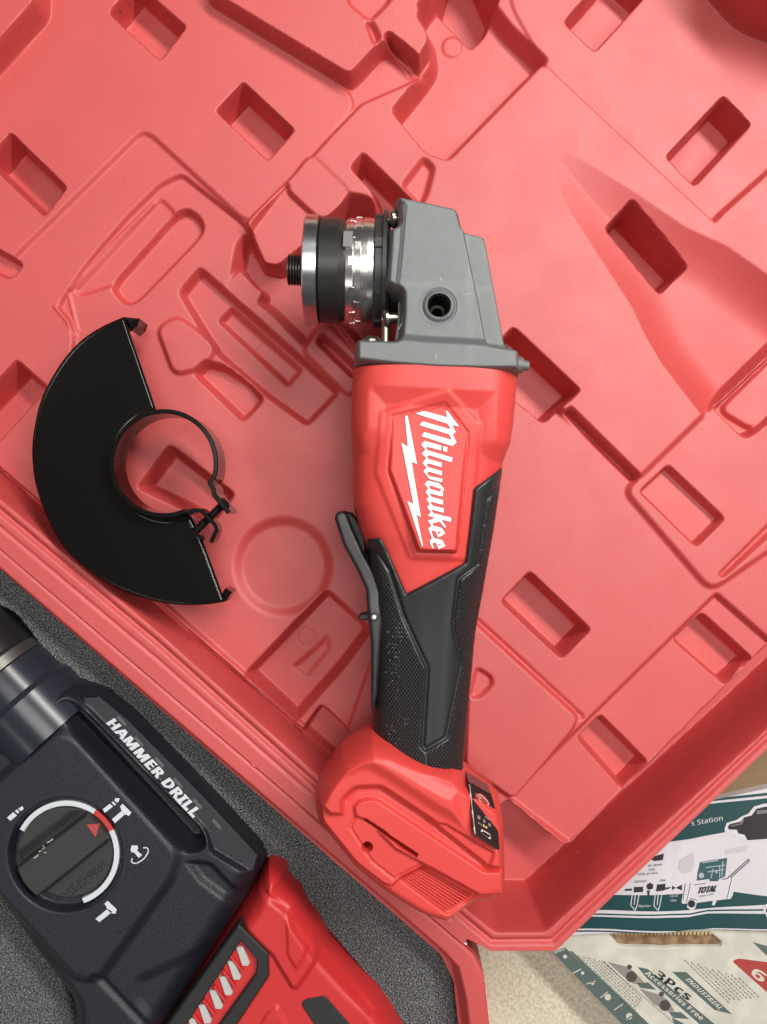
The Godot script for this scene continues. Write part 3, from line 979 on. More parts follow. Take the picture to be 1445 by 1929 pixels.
	# tank of the drawn compressor
	w.flat(X.call([655, 1060, 690, 905, 720, 890, 760, 895, 770, 915, 880, 905, 890, 880, 920, 885, 1000, 870, 1040, 850, 1120, 845, 1150, 880, 1130, 1010, 1110, 1045, 985, 1062, 965, 1108, 940, 1108, 950, 1066, 800, 1085, 780, 1140, 740, 1152, 706, 1120, 715, 1088, 660, 1088]), on2)
	for q in [[1110, 735, 1135, 745, 1120, 800, 1085, 790]]:
		w.flat(X.call(q), on2)
	part("white_print", w.mesh(), paper, sleeve)
	var k := Solid.new().within(back)
	k.heavy("TOTAL", BOLD, X.call([800, 1000])[0], X.call([970, 980])[0] - X.call([800, 1000])[0], X.call([830, 942])[0] - X.call([805, 1000])[0], on3, 0.16)
	k.words("Above 2.0HP", SANS, X.call([818, 1036])[0], X.call([955, 1012])[0] - X.call([818, 1036])[0], Vector2(0.2, -1.2), on3)
	k.words("Filter", SANS, X.call([450, 880])[0], Vector2(3.2, -0.2), Vector2(0.2, -1.3), on2)
	k.words("Lubricator", SANS, X.call([215, 892])[0], Vector2(6.6, -0.6), Vector2(0.2, -1.4), on2)
	k.words("for above", SANS, X.call([340, 742])[0], Vector2(7.4, -0.7), Vector2(0.2, -1.3), on2)
	k.words("TOTAL", SANS, X.call([345, 782])[0], Vector2(3.6, -0.4), Vector2(0.2, -1.3), on2)
	k.words("TOTAL air tools.", SANS, X.call([240, 824])[0], Vector2(11.2, -1.0), Vector2(0.2, -1.3), on2)
	for q in [[215, 930, 300, 925, 296, 975, 212, 980], [425, 905, 505, 900, 500, 960, 415, 970], [568, 920, 600, 940, 568, 962], [660, 912, 600, 940, 660, 966], [132, 950, 195, 945, 195, 965, 132, 968], [505, 935, 560, 933, 540, 948, 505, 955], [330, 960, 360, 960, 345, 1040], [330, 905, 360, 888, 392, 905, 385, 945, 350, 955, 328, 935], [340, 660, 490, 620, 480, 680, 400, 690]]:
		k.flat(X.call(q), on2)
	k.flat(ring(X.call([750, 1092])[0], 2.0, 24), on3)
	for q in [[690, 905, 668, 1060], [1120, 850, 1075, 1050], [775, 918, 880, 905], [715, 1085, 745, 1040, 800, 1060], [740, 900, 700, 1080]]:
		var pts: PackedVector2Array = X.call(q)
		for i in range(1, pts.size()):
			k.stroke(pts[i - 1], pts[i], 0.3, on3)
	var arm: PackedVector2Array = X.call([1030, 868, 1080, 858, 1270, 675, 1280, 690, 1110, 850])
	for i in range(1, arm.size()):
		k.stroke(arm[i - 1], arm[i], 0.4, on3)
	part("black_print", k.mesh(), plain(lin(0.02, 0.02, 0.03), 0.4), sleeve)
	var e := Solid.new().within(back)
	for q in [[830, 710, 1080, 670, 1060, 840, 1000, 870, 1000, 885, 920, 888, 915, 865, 800, 880, 805, 820]]:
		e.flat(X.call(q), on2)
	part("green_print", e.mesh(), plain(lin(0.03, 0.09, 0.10), 0.4), sleeve)
	var e2 := Solid.new().within(back)
	e2.flat(ring(X.call([842, 832])[0], 1.5, 20), on3)
	e2.flat(ring(X.call([980, 800])[0], 0.7, 16), on3)
	for q in [[850, 715, 1000, 692], [880, 760, 1060, 735], [900, 800, 1050, 775], [1010, 740, 1010, 850], [950, 770, 930, 860], [1040, 700, 1030, 840]]:
		var pts: PackedVector2Array = X.call(q)
		e2.stroke(pts[0], pts[1], 0.5, on3)
	part("pale_print", e2.mesh(), plain(lin(0.35, 0.40, 0.42), 0.4), sleeve)
	for q in [[1055, 400, 1075, 345, 1165, 315, 1205, 285, 1270, 255, 1320, 190, 1400, 165, 1700, 130, 1700, 480, 1240, 512, 1200, 480, 1140, 470, 1130, 440, 1060, 432], [1400, 1130, 1430, 1085, 1600, 1070, 1600, 1240, 1440, 1215]]:
		part("tool_picture_border", Solid.new().within(back).flat(X.call(q), on2).mesh(), paper, sleeve)
	for q in [[1085, 380, 1100, 355, 1200, 330, 1230, 290, 1300, 270, 1340, 210, 1420, 190, 1700, 160, 1700, 460, 1260, 500, 1235, 450, 1180, 440, 1165, 405, 1090, 405], [1425, 1135, 1450, 1105, 1600, 1090, 1600, 1210, 1440, 1190]]:
		part("tool_picture", Solid.new().within(back).flat(X.call(q), on3).mesh(), plain(lin(0.018, 0.014, 0.02), 0.3), sleeve)
	var d3 := Solid.new().within(back)
	var on4 := func(p: Vector2) -> float: return bf.top(p) + 0.38
	for q in [[1340, 225, 1700, 190, 1700, 215, 1345, 260], [1110, 365, 1215, 340, 1215, 352, 1110, 378], [1195, 330, 1225, 300, 1225, 330, 1205, 345]]:
		d3.flat(X.call(q), on4)
	part("pale_print", d3.mesh(), plain(lin(0.16, 0.15, 0.18), 0.3), sleeve)
	var gh := Solid.new().within(back)
	gh.flat(X.call([1070, 595, 1265, 545, 1255, 600, 1055, 640]), on2)
	gh.flat(X.call([640, 690, 700, 650, 770, 620, 780, 720, 740, 800, 660, 810, 620, 760]), on2)
	part("pale_print", gh.mesh(), plain(lin(0.50, 0.47, 0.50), 0.4), sleeve)
	# plain board of the inner flap
	part("inner_flap", Solid.new().prism(W([1290, 1530, 1445, 1494, 1660, 1445, 1660, 1260, 1445, 1400, 1250, 1560], -24.0), -44.0, -24.0).mesh(), plain(lin(0.22, 0.145, 0.07), 0.8), t)
	# print of the white panel, sheared as its face is turned
	var y := func(_p: Vector2) -> float: return -21.88
	var y2 := func(_p: Vector2) -> float: return -21.78
	var y3 := func(_p: Vector2) -> float: return -21.68
	var Y := func(a: Array) -> PackedVector2Array: return W(Z(a, 1030, 1730, 0.2872), -22.0)
	var p1 := Solid.new()
	p1.flat(Y.call([40, 222, 120, 190, 500, 545, 660, 700, 500, 700]), y)
	p1.flat(Y.call([150, 215, 168, 215, 700, 720, 680, 720]), y)
	p1.flat(Y.call([595, 318, 660, 330, 1110, 700, 1010, 700, 650, 385]), y)
	p1.flat(Y.call([822, 350, 915, 352, 1215, 628, 1100, 600, 905, 425]), y)
	p1.flat(Y.call([590, 425, 665, 420, 718, 468, 615, 455]), y)
	p1.flat(Y.call([800, 612, 880, 615, 935, 660, 830, 652]), y)
	p1.flat(Y.call([820, 650, 900, 690, 930, 720, 850, 720]), y)
	p1.flat(Y.call([1350, 155, 1480, 190, 1480, 280]), y)
	part("dark_print", p1.mesh(), dark, panel)
	var p2 := Solid.new()
	for q in [[50, 226, 118, 200], [170, 360, 226, 330], [258, 430, 320, 410], [350, 520, 400, 480], [440, 600, 500, 560], [520, 660, 560, 640]]:
		var pts: PackedVector2Array = Y.call(q)
		p2.stroke(pts[0], pts[1], 0.5, y2)
	for q in [[120, 250, 5, 0], [235, 358, 4, 0], [300, 425, 4, 0], [400, 515, 8, 0], [540, 640, 8, 0]]:
		p2.flat(ring(Y.call([q[0], q[1]])[0], q[2] * 0.22, 12), y2)
	p2.flat(Y.call([690, 345, 720, 330, 780, 335, 965, 490, 968, 520, 935, 525, 750, 390, 700, 365]), y2)
	p2.words("Accessories Free", BOLD, Y.call([640, 360])[0], Y.call([1010, 668])[0] - Y.call([640, 360])[0], Vector2(2.0, -1.7), y3)
	p2.words("INDUSTRIAL", BOLD, Y.call([905, 398])[0], Y.call([1130, 598])[0] - Y.call([905, 398])[0], Vector2(2.6, -0.6), y2)
	part("white_print", p2.mesh(), board, panel)
	part("dark_print", Solid.new().words("3Pcs", BOLD, Y.call([700, 372])[0], Y.call([925, 540])[0] - Y.call([700, 372])[0], Vector2(2.9, -3.0), y3).mesh(), plain(lin(0.012, 0.02, 0.02), 0.4), panel)
	var p3 := Solid.new()
	p3.flat(soft(Y.call([1215, 280, 1255, 262, 1700, 320, 1700, 700, 1440, 480]), 1.5), y)
	part("red_print", p3.mesh(), plain(lin(0.36, 0.045, 0.035), 0.5), panel)
	part("white_print", Solid.new().words("61", BOLD, Y.call([1330, 365])[0], Vector2(12.0, 9.0), Vector2(3.4, -4.0), y2).mesh(), board, panel)
	var p4 := Solid.new()
	var rg := RandomNumberGenerator.new()
	rg.seed = 8
	for c in [[200, 235, 700, 6], [900, 270, 520, 9]]:
		for row in c[3]:
			var a := Vector2(c[0] + row * (34 if c[0] < 500 else 44), c[1] + row * (9 if c[0] < 500 else 14))
			var x := rg.randf() * 10.0
			while x < c[2] * (0.75 - 0.05 * row):
				var len_ := rg.randf_range(8.0, 26.0)
				var q1 := a + Vector2(0.72, 0.69) * x
				var q2 := a + Vector2(0.72, 0.69) * (x + len_)
				var pts: PackedVector2Array = Y.call([q1.x, q1.y, q2.x, q2.y])
				p4.stroke(pts[0], pts[1], 0.75, y)
				x += len_ + rg.randf_range(5.0, 9.0)
	p4.stroke(Y.call([360, 275])[0], Y.call([850, 700])[0], 0.4, y)
	part("small_print", p4.mesh(), plain(lin(0.26, 0.26, 0.23), 0.5), panel).set_meta("kind", "stuff")
	var p5 := Solid.new()
	p5.flat(Y.call([400, 285, 520, 315, 570, 345, 640, 420, 575, 432, 500, 380]), y)
	p5.flat(Y.call([610, 462, 740, 500, 790, 530, 840, 610, 790, 610, 700, 560]), y)
	part("grey_print", p5.mesh(), plain(lin(0.24, 0.22, 0.20), 0.5), panel)
	var p6 := Solid.new()
	for q in [[555, 382], [775, 570]]:
		p6.flat(ring(Y.call(q)[0], 2.9, 24), y2)
	for q in [[542, 318], [752, 496]]:
		p6.flat(ring(Y.call(q)[0], 1.3, 20), y2)
	part("dark_print", p6.mesh(), plain(lin(0.07, 0.05, 0.045), 0.5), panel)

# ------------------------------------------------------------------ the wheel guard
func build_guard() -> void:
	var t := thing("wheel_guard", "glossy black half-round steel wheel guard with a clamp ring and screw", "wheel guard")
	var m := relief(plain(lin(0.0055, 0.0048, 0.004), 0.2), noise(0.01, 41, 2), 0.003, 0.5)
	var arc := [[233, 597], [193, 615], [156, 639], [121, 676], [91, 724], [76, 758], [67, 795], [62, 828], [61, 860], [65, 900], [75, 939], [94, 985], [120, 1029], [154, 1064], [194, 1093], [231, 1112], [271, 1127], [310, 1136], [349, 1140], [388, 1139], [423, 1134]]
	m.roughness = 0.13
	var a := []
	for v in arc:
		a.append_array([v[0], v[1]])
	var c := U(318, 875, 23)
	var poly := eased(W(a, 23.0))
	poly.append_array(W([418, 1119, 381, 1018, 362, 978], 23.0))
	for k in 25:
		poly.append(c + Vector2.from_angle(deg_to_rad(lerpf(68.0, 256.0, k / 24.0))) * 24.6)
	poly.append(U(294, 774, 23))
	var f := Field.new(poly, 0.6)
	f.base(func(p: Vector2, d: float) -> float: return 21.8 + 1.2 * quarter(d / 1.0) + 3.0 * (1.0 - smooth01((p.distance_to(c) - 24.5) / 4.0)))
	var plate := part("guard_plate", f.mesh(21.0), m, t)
	# outer lip turned down, with its rolled ends
	var lip := Solid.new()
	var outer := eased(W(a, 22.0))
	for k in range(1, outer.size()):
		var p := outer[k - 1]
		var q := outer[k]
		var n0 := (p - c).normalized()
		var n1 := (q - c).normalized()
		var e := Vector3(n0.x, 0, n0.y)
		var g := Vector3(n1.x, 0, n1.y)
		lip.quad(Vector3(p.x, 22, p.y), Vector3(q.x, 22, q.y), Vector3(q.x, 0, q.y), Vector3(p.x, 0, p.y), e, g, g, e)
		p -= n0 * 1.4
		q -= n1 * 1.4
		lip.quad(Vector3(p.x, 22, p.y), Vector3(q.x, 22, q.y), Vector3(q.x, 0, q.y), Vector3(p.x, 0, p.y), -e, -g, -g, -e)
	part("outer_lip", lip.mesh(), m, plate)
	part("rolled_end", Solid.new().prism(W([231, 596, 262, 599, 258, 612, 247, 622, 242, 618], 20.0), 4.0, 20.0, 1.2).mesh(), m, plate)
	part("rolled_end", Solid.new().prism(W([419, 1116, 424, 1108, 437, 1116, 428, 1128, 421, 1135], 20.0), 6.0, 20.0, 1.0).mesh(), m, plate)
	# clamp ring
	var path := PackedVector2Array()
	for k in 61:
		path.append(c + Vector2.from_angle(deg_to_rad(lerpf(66.0, 376.0, k / 60.0))) * 24.6)
	var band := func(pts: PackedVector2Array, h0: float, h1: float, thick: float) -> Mesh:
		var poly2 := PackedVector2Array()
		var back := PackedVector2Array()
		for k in pts.size():
			var d := (pts[mini(k + 1, pts.size() - 1)] - pts[maxi(k - 1, 0)]).normalized().rotated(PI / 2) * thick * 0.5
			poly2.append(pts[k] + d)
			back.append(pts[k] - d)
		back.reverse()
		poly2.append_array(back)
		return Solid.new().prism(poly2, h0, h1, 0.4).mesh()
	path.append_array([c + Vector2.from_angle(deg_to_rad(383.0)) * 23.4, U(403, 922, 32), U(404, 932, 32), U(432, 966, 32)])
	var clamp_ring := part("clamp_ring", band.call(path, 13.0, 33.0, 2.2), m, t)
	part("clamp_ear", band.call(W([352, 967, 366, 961, 378, 962, 390, 973, 404, 988, 408, 998, 397, 1022], 33.0), 22.0, 33.0, 2.0), m, clamp_ring)
	part("nut_plate", band.call(W([353, 995, 385, 1017], 31.0), 24.5, 31.5, 1.6), m, clamp_ring)
	var s0 := U(427, 944, 27)
	var s1 := U(364, 1006, 27)
	var ax := Vector3(s1.x - s0.x, 0, s1.y - s0.y)
	var prof := [0, 0, 0, 2.0, 0.8, 3.3, 2.2, 3.4, 3.2, 3.4, 3.2, 2.0]
	for k in 17:
		prof.append_array([3.2 + k * 1.05, 2.05, 3.7 + k * 1.05, 1.65, 4.2 + k * 1.05, 2.05])
	prof.append_array([21.2, 0.0])
	part("clamp_screw", Solid.new().lathe(Vector3(s0.x, 28, s0.y), ax, prof, 24).mesh(), plain(lin(0.012, 0.012, 0.012), 0.35, 0.5), clamp_ring)

# ------------------------------------------------------------------ the angle grinder
# rows of the body: y, left edge, right edge (survey points at the height of the axis), height of the top
const ROWS := [[680, 664, 977, 76.0], [745, 661, 972, 76.5], [800, 660, 967, 76.5], [835, 662, 962, 76.0], [870, 664, 950, 75.0], [950, 664, 939, 73.5], [1000, 676, 933, 72.0], [1040, 691, 927, 70.0], [1120, 699, 915, 67.0], [1200, 703, 901, 65.0], [1300, 701, 892, 64.0], [1400, 699, 883, 64.0], [1480, 700, 876, 65.0], [1540, 700, 874, 65.0]]
const AXIS := 40.0
const EDGE := 56.0

func row_at(y: float) -> Array:
	var last := ROWS.size() - 1
	for k in range(1, last + 1):
		if y <= ROWS[k][0] or k == last:
			var t := clampf((y - ROWS[k - 1][0]) / (ROWS[k][0] - ROWS[k - 1][0]), 0.0, 1.0)
			var o := []
			for c in [1, 2]:
				o.append(lerpf(ROWS[k - 1][c], ROWS[k][c], t))
			# the top line runs smoothly through its rows
			var h0: float = ROWS[k - 1][3]
			var h1: float = ROWS[k][3]
			var span_: float = ROWS[k][0] - ROWS[k - 1][0]
			var m0: float = (ROWS[k][3] - ROWS[maxi(k - 2, 0)][3]) / (ROWS[k][0] - ROWS[maxi(k - 2, 0)][0]) * span_
			var m1: float = (ROWS[mini(k + 1, last)][3] - h0) / (ROWS[mini(k + 1, last)][0] - ROWS[k - 1][0]) * span_
			var t2 := t * t
			var t3 := t2 * t
			o.append((2 * t3 - 3 * t2 + 1) * h0 + (t3 - 2 * t2 + t) * m0 + (3 * t2 - 2 * t3) * h1 + (t3 - t2) * m1)
			return o
	return []

func body_height(p: Vector2) -> float:
	var k := (EYE - EDGE) / LENS
	var r := row_at(p.y / k + MID.y)
	var power := lerpf(4.2, 2.4, smooth01((p.y / k + MID.y - 880.0) / 280.0))
	var a: float = (r[0] - MID.x) * k
	var b: float = (r[1] - MID.x) * k
	var u := clampf(absf((p.x - (a + b) * 0.5) / ((b - a) * 0.5)), 0.0, 1.0)
	return AXIS + (r[2] - AXIS) * pow(1.0 - pow(u, power), 1.0 / power)

func edge_points(side: int, y0: float, y1: float, n: int) -> PackedVector2Array:
	var o := PackedVector2Array()
	for i in n + 1:
		var y := lerpf(y0, y1, float(i) / n)
		o.append(U(row_at(y)[side], y, EDGE))
	return o

func build_grinder() -> void:
	var t := thing("angle_grinder", "red, black and grey cordless angle grinder lying on its side in the lid", "angle grinder")
	var red := relief(plain(lin(0.67, 0.056, 0.048), 0.44), GRAIN, 0.004, 3.0)
	var metal := relief(plain(lin(0.20, 0.212, 0.212), 0.46, 0.5), noise(0.3, 61, 2, 1024), 0.012, 1.5)
	metal.albedo_texture = tinted(0.18, 62, Color(0.90, 0.90, 0.90), Color(1, 1, 1), 3, 0.25, 0.75, 1024)
	metal.roughness_texture = tinted(0.02, 63, Color(0.92, 0.92, 0.92), Color(1, 1, 1), 5, 0.3, 0.7)
	metal.roughness = 0.52
	var rubber := plain(lin(0.022, 0.022, 0.023), 0.50)
	rubber.heightmap_enabled = true
	rubber.heightmap_texture = knurl()
	rubber.heightmap_scale = 0.14
	rubber.uv1_scale = Vector3(5.5, 4.0, 1)
	var smooth_black := relief(plain(lin(0.020, 0.021, 0.022), 0.36), GRAIN, 0.003, 3.0)
	var steel := plain(lin(0.62, 0.62, 0.64), 0.24, 1.0)
	var screw_mat := plain(lin(0.42, 0.39, 0.34), 0.28, 1.0)

	# ---- red motor housing
	var reg := edge_points(1, 704, 1150, 40)
	var left := edge_points(0, 700, 1150, 40)
	left.reverse()
	reg.append_array(left)
	var f := Field.new(reg, 0.6)
	f.base(func(p: Vector2, _d: float) -> float: return body_height(p) - 2.5)
	var raised := [600, 640, 1040, 660, 1040, 832, 962, 828, 946, 838, 935, 832, 934, 739, 701, 726, 694, 735, 692, 806, 680, 822, 600, 800]
	f.straight = true
	f.step(soft(W(raised, 74.0), 0.8), 3.0, 7.5, true, true)
	f.straight = false
	# the name plate sits in a shallow bed
	var plaque := W([739, 784, 839, 760, 882, 816, 863, 1043, 787, 1040, 731, 886], 74.0)
	f.step(W([722, 780, 842, 742, 900, 800, 880, 1052, 776, 1048, 712, 890], 74.0), 0.9, 2.4, true, true)
	f.step(plaque, 74.2, 1.2)
	f.line(plaque, 0.55, -0.8, true)
	var housing := part("motor_housing", f.mesh(NAN, AXIS), red, t)
	var over := func(p: Vector2) -> float: return f.top(p)
	build_wordmark(housing, over, red)

	# ---- black handle: a smooth shell that carries the red housing's point, and knurled grip fields
	var hreg := PackedVector2Array()
	hreg.append_array(W([948, 879, 946, 886], 60.0))
	hreg.append_array(edge_points(1, 893, 1492, 60))
	hreg.append_array(W([844, 1482, 800, 1456, 748, 1427, 714, 1398], AXIS + 12.0))
	var hl := edge_points(0, 1385, 1060, 40)
	hreg.append_array(hl)
	hreg.append_array(W([691, 1017, 717, 1014, 725, 1027, 767, 1121, 879, 1061, 893, 922, 898, 916], 72.0))
	var g := Field.new(hreg, 0.6)
	g.base(func(p: Vector2, d: float) -> float: return body_height(p) + 0.5 - 1.4 * (1.0 - quarter(d / 1.4)))
	var inlay := W([696, 1041, 711, 1039, 734, 1076, 761, 1162, 806, 1260, 797, 1408, 802, 1415, 842, 1394, 871, 1257, 855, 1180, 857, 1160, 864, 1090, 901, 1063, 916, 940, 947, 908], 67.0)
	var path := PackedVector2Array(inlay)
	g.line(path, 1.2, -1.3)
	var knurled := W([947, 912, 918, 944, 903, 1064, 866, 1092, 858, 1160, 857, 1180, 873, 1257, 844, 1397, 802, 1419, 793, 1410, 803, 1262, 758, 1164, 731, 1078, 709, 1043, 640, 1041, 640, 1520, 980, 1520, 980, 912], 67.0)
	g.step(knurled, 0.35, 0.6, false, true)
	var handle := part("handle", g.mesh(NAN, AXIS), smooth_black, t)
	# rubber over the knurled fields
	var k1 := W([947, 915, 919, 946, 904, 1066, 867, 1094, 859, 1160, 858, 1180, 874, 1257, 845, 1398, 802, 1421], 67.0)
	k1.append_array(W([802, 1452], 60.0))
	k1.append_array(W([844, 1478], 55.0))
	var redge := edge_points(1, 1478, 915, 50)
	for p in redge:
		k1.append(p - Vector2(1.0, 0))
	var k2 := W([802, 1421, 791, 1411, 801, 1262, 756, 1164, 729, 1080, 709, 1048, 706, 1048], 67.0)
	for p in edge_points(0, 1080, 1392, 30):
		k2.append(p + Vector2(1.0, 0))
	k2.append_array(W([714, 1396, 748, 1424, 802, 1452], 60.0))
	for kk in [k1, k2]:
		var kf := Field.new(kk, 0.6)
		kf.base(func(p: Vector2, d: float) -> float: return body_height(p) + 1.15 - 0.8 * (1.0 - quarter(d / 0.9)))
		part("grip_rubber", kf.mesh(AXIS + 2.0), rubber, handle)
	# scuffs on the rubber
	var sc := Solid.new()
	var rg := RandomNumberGenerator.new()
	rg.seed = 4
	var hov := func(p: Vector2) -> float: return body_height(p) + 1.22
	for c in [[752, 1190, 20, 26, 40], [742, 1228, 13, 24, 26], [740, 1290, 16, 30, 10], [736, 1376, 12, 18, 12], [766, 1354, 4, 8, 4], [905, 1010, 8, 50, 6]]:
		for k in c[4]:
			var x: float = c[0] + rg.randfn(0.0, 0.5) * c[2]
			var y: float = c[1] + rg.randfn(0.0, 0.5) * c[3]
			var p := U(x, y, 64)
			p = (p / Vector2(1.3, 1.8)).round() * Vector2(1.3, 1.8)
			var e := [Vector2(0.35, 0.7), Vector2(-0.3, 0.75), Vector2(0.55, 0.25)][rg.randi() % 3] as Vector2
			sc.stroke(p, p + e * 1.2, 0.13, hov)
	part("scuff", sc.mesh(), plain(lin(0.20, 0.19, 0.175), 0.7), handle).set_meta("kind", "stuff")

	# ---- foot for the battery
	var freg := W([700, 1382, 666, 1402, 640, 1421, 608, 1466, 590, 1503, 587, 1524, 593, 1556, 621, 1592, 663, 1644, 714, 1686, 752, 1711, 790, 1734, 817, 1743, 844, 1751, 862, 1740, 872, 1731, 902, 1719, 938, 1717, 959, 1688, 957, 1633, 955, 1558, 947, 1512, 920, 1490, 880, 1462, 860, 1440, 800, 1420, 740, 1390], 60.0)
	var b := Field.new(soft(freg, 2.0), 0.5, deg_to_rad(33.0), 12.0)
	b.base(func(p: Vector2, d: float) -> float: return AXIS + 23.0 * quarter(d / 7.0) - 2.0 * smooth01((p.x - 20.0) / 50.0))
	# plate above the edge flange, rail with its slot, rolled shoulder and the plane facet below it
	b.step(soft(W([606, 1466, 598, 1502, 604, 1548, 636, 1588, 668, 1628, 722, 1670, 742, 1676, 752, 1660, 806, 1632, 1000, 1660, 1000, 1400, 640, 1340], 66.0), 2.5), 66.0, 1.6)
	b.step(soft(W([664, 1520, 676, 1507, 697, 1503, 712, 1505, 914, 1640, 955, 1640, 990, 1655, 960, 1690, 904, 1690, 800, 1632, 744, 1602, 690, 1548, 668, 1540], 68.0), 1.0), 68.2, 1.2)
	b.step(soft(W([580, 1500, 640, 1360, 760, 1380, 880, 1440, 980, 1540, 985, 1640, 920, 1640, 905, 1625, 806, 1547, 716, 1487, 672, 1489, 652, 1508, 650, 1540, 620, 1540], 68.0), 1.5), 70.5, 3.2)
	b.step(soft(W([700, 1396, 760, 1428, 806, 1456, 850, 1480, 868, 1482, 880, 1540, 884, 1572, 872, 1566, 840, 1546, 806, 1526, 716, 1466, 690, 1452, 640, 1470, 610, 1490, 640, 1400], 70.0), 2.5), 2.8, 7.0, false, true)
	b.straight = true
	b.step(W([807, 1546, 842, 1551, 934, 1606, 924, 1636, 906, 1624], 70.0), 68.9, 1.2)
	b.straight = false
	b.step(soft(W([868, 1458, 940, 1490, 968, 1540, 968, 1612, 934, 1606, 884, 1574, 876, 1500], 69.0), 2.0), 69.0, 3.0)
	b.base_keep(func(p: Vector2, d: float, z: float) -> float: return minf(z, AXIS + 33.0 * quarter(d / 9.0)))
	b.line(W([806, 1548, 905, 1626, 918, 1640, 950, 1640], 68.0), 0.7, -1.2)
	b.line(W([652, 1512, 670, 1492, 714, 1490, 806, 1549], 68.0), 0.7, -0.8)
	b.step(W([685, 1546, 690, 1543, 787, 1610, 783, 1616], 68.0), 54.0, 0.35)
	b.step(ring(U(692, 1596, 66), 2.0, 24), 50.0, 0.5)
	b.line(W([668, 1540, 660, 1560, 700, 1622, 742, 1656, 796, 1628], 66.0), 0.8, -0.9)
	var vent := W([750, 1662, 796, 1636, 812, 1640, 903, 1690, 900, 1700, 850, 1732, 840, 1730], 66.0)
	b.step(soft(vent, 1.5), -1.5, 1.0, false, true)
	b.step(soft(W([846, 1690, 975, 1650, 975, 1760, 870, 1790], 64.0), 2.0), -4.0, 14.0, false, true)
	var foot := part("battery_foot", b.mesh(NAN, AXIS), red, t)
	for k in 9:
		var u := (k + 0.6) / 9.6
		var p := U(lerpf(754, 801, u), lerpf(1664, 1640, u), 66)
		var q := U(lerpf(838, 895, u), lerpf(1725, 1693, u), 66)
		var d := (q - p).normalized()
		var s := d.rotated(PI / 2) * 0.36
		var h := minf(b.top(p + d), b.top(q - d))
		part("vent_rib", Solid.new().prism(PackedVector2Array([p + s, p - s, q - s, q + s]), h - 6.0, maxf(b.top(p + d), b.top(q - d)) + 1.0, 0.2).mesh(), red, foot)
	# charge panel
	var pan := W([883, 1474, 928, 1502, 938, 1541, 939, 1593, 935, 1594, 890, 1562], 68.0)
	# the panel is a flat plate that just clears the curved face below it
	var pa := pan[0]
	var ex := pan[1] - pa
	var ey := pan[5] - pa
	var za := b.top(pa + (ex + ey) * 0.15)
	var zx := b.top(pa + ex * 0.8 + ey * 0.15) - za
	var zy := b.top(pa + ex * 0.15 + ey * 0.85) - za
	var plane := func(p: Vector2) -> float:
		var q := p - pa
		return za + zx / 0.65 * (q.cross(ey) / ex.cross(ey) - 0.15) + zy / 0.7 * (ex.cross(q) / ex.cross(ey) - 0.15)
	var clear := 0.0
	for i in 9:
		for k in 9:
			var p := pa + ex * (0.1 + 0.1 * i) + ey * (0.1 + 0.1 * k)
			clear = maxf(clear, b.top(p) - (plane.call(p) as float))
	clear = minf(clear, 4.0)
	var pf := Field.new(pan, 0.5)
	pf.base(func(p: Vector2, d: float) -> float: return plane.call(p) + clear + 0.2 + 0.3 * quarter(d / 0.5))
	var panel := part("charge_panel", pf.mesh(50.0), plain(lin(0.030, 0.014, 0.013), 0.22), foot)
	var pov := func(p: Vector2) -> float: return pf.top(p) + 0.2
	var pov2 := func(p: Vector2) -> float: return pf.top(p) + 0.35
	var X := func(a: Array) -> PackedVector2Array: return W(Z(a, 860, 1460, 0.08304), 68.0)
	part("button", Solid.new().flat(X.call([415, 420, 560, 440, 680, 530, 760, 680, 800, 815, 450, 590]), pov).mesh(), plain(lin(0.30, 0.035, 0.03), 0.4), panel)
	var ln := Solid.new()
	for q in [[465, 480, 500, 458, 560, 475, 640, 545, 720, 630, 745, 690, 700, 705, 620, 670, 550, 610, 505, 545], [450, 590, 800, 812], [500, 500, 570, 545]]:
		var pts: PackedVector2Array = X.call(q)
		for k in range(1, pts.size()):
			ln.stroke(pts[k - 1], pts[k], 0.38, pov2)
	part("button_print", ln.mesh(), plain(lin(0.75, 0.35, 0.32), 0.4), panel)
	var bars := Solid.new()
	for q in [[620, 835, 740, 910], [630, 910, 755, 1000], [650, 795, 720, 830]]:
		var pts: PackedVector2Array = X.call(q)
		bars.stroke(pts[0], pts[1], 0.4, pov)
	for q in [[455, 860, 520, 880, 525, 950, 460, 930], [590, 960, 640, 975, 640, 1040, 592, 1020], [705, 1050, 765, 1075, 770, 1140, 712, 1110], [460, 980, 495, 1000, 500, 1045, 470, 1030], [520, 1020, 550, 1040, 552, 1080, 525, 1060]]:
		bars.flat(X.call(q), pov)
	part("panel_print", bars.mesh(), plain(lin(0.25, 0.2, 0.2), 0.4), panel)
	var leds := Solid.new()
	for q in [[580, 1055, 612, 1065, 615, 1115, 583, 1105], [635, 1095, 675, 1110, 678, 1150, 638, 1140]]:
		leds.flat(X.call(q), pov)
	part("charge_light", leds.mesh(), plain(lin(0.75, 0.55, 0.2), 0.4), panel)
	part("battery_symbol", Solid.new().flat(X.call([525, 1165, 545, 1145, 575, 1158, 740, 1275, 752, 1300, 745, 1370, 725, 1362, 535, 1225]), pov).mesh(), plain(lin(0.72, 0.65, 0.64), 0.4), panel)
	var cells := Solid.new()
	for k in 5:
		var pts: PackedVector2Array = X.call([562 + k * 35, 1188 + k * 24, 568 + k * 35, 1228 + k * 24])
		cells.stroke(pts[0], pts[1], 0.9 * 1.6, pov2)
	part("battery_symbol", cells.mesh(), plain(lin(0.03, 0.014, 0.013), 0.3), panel)

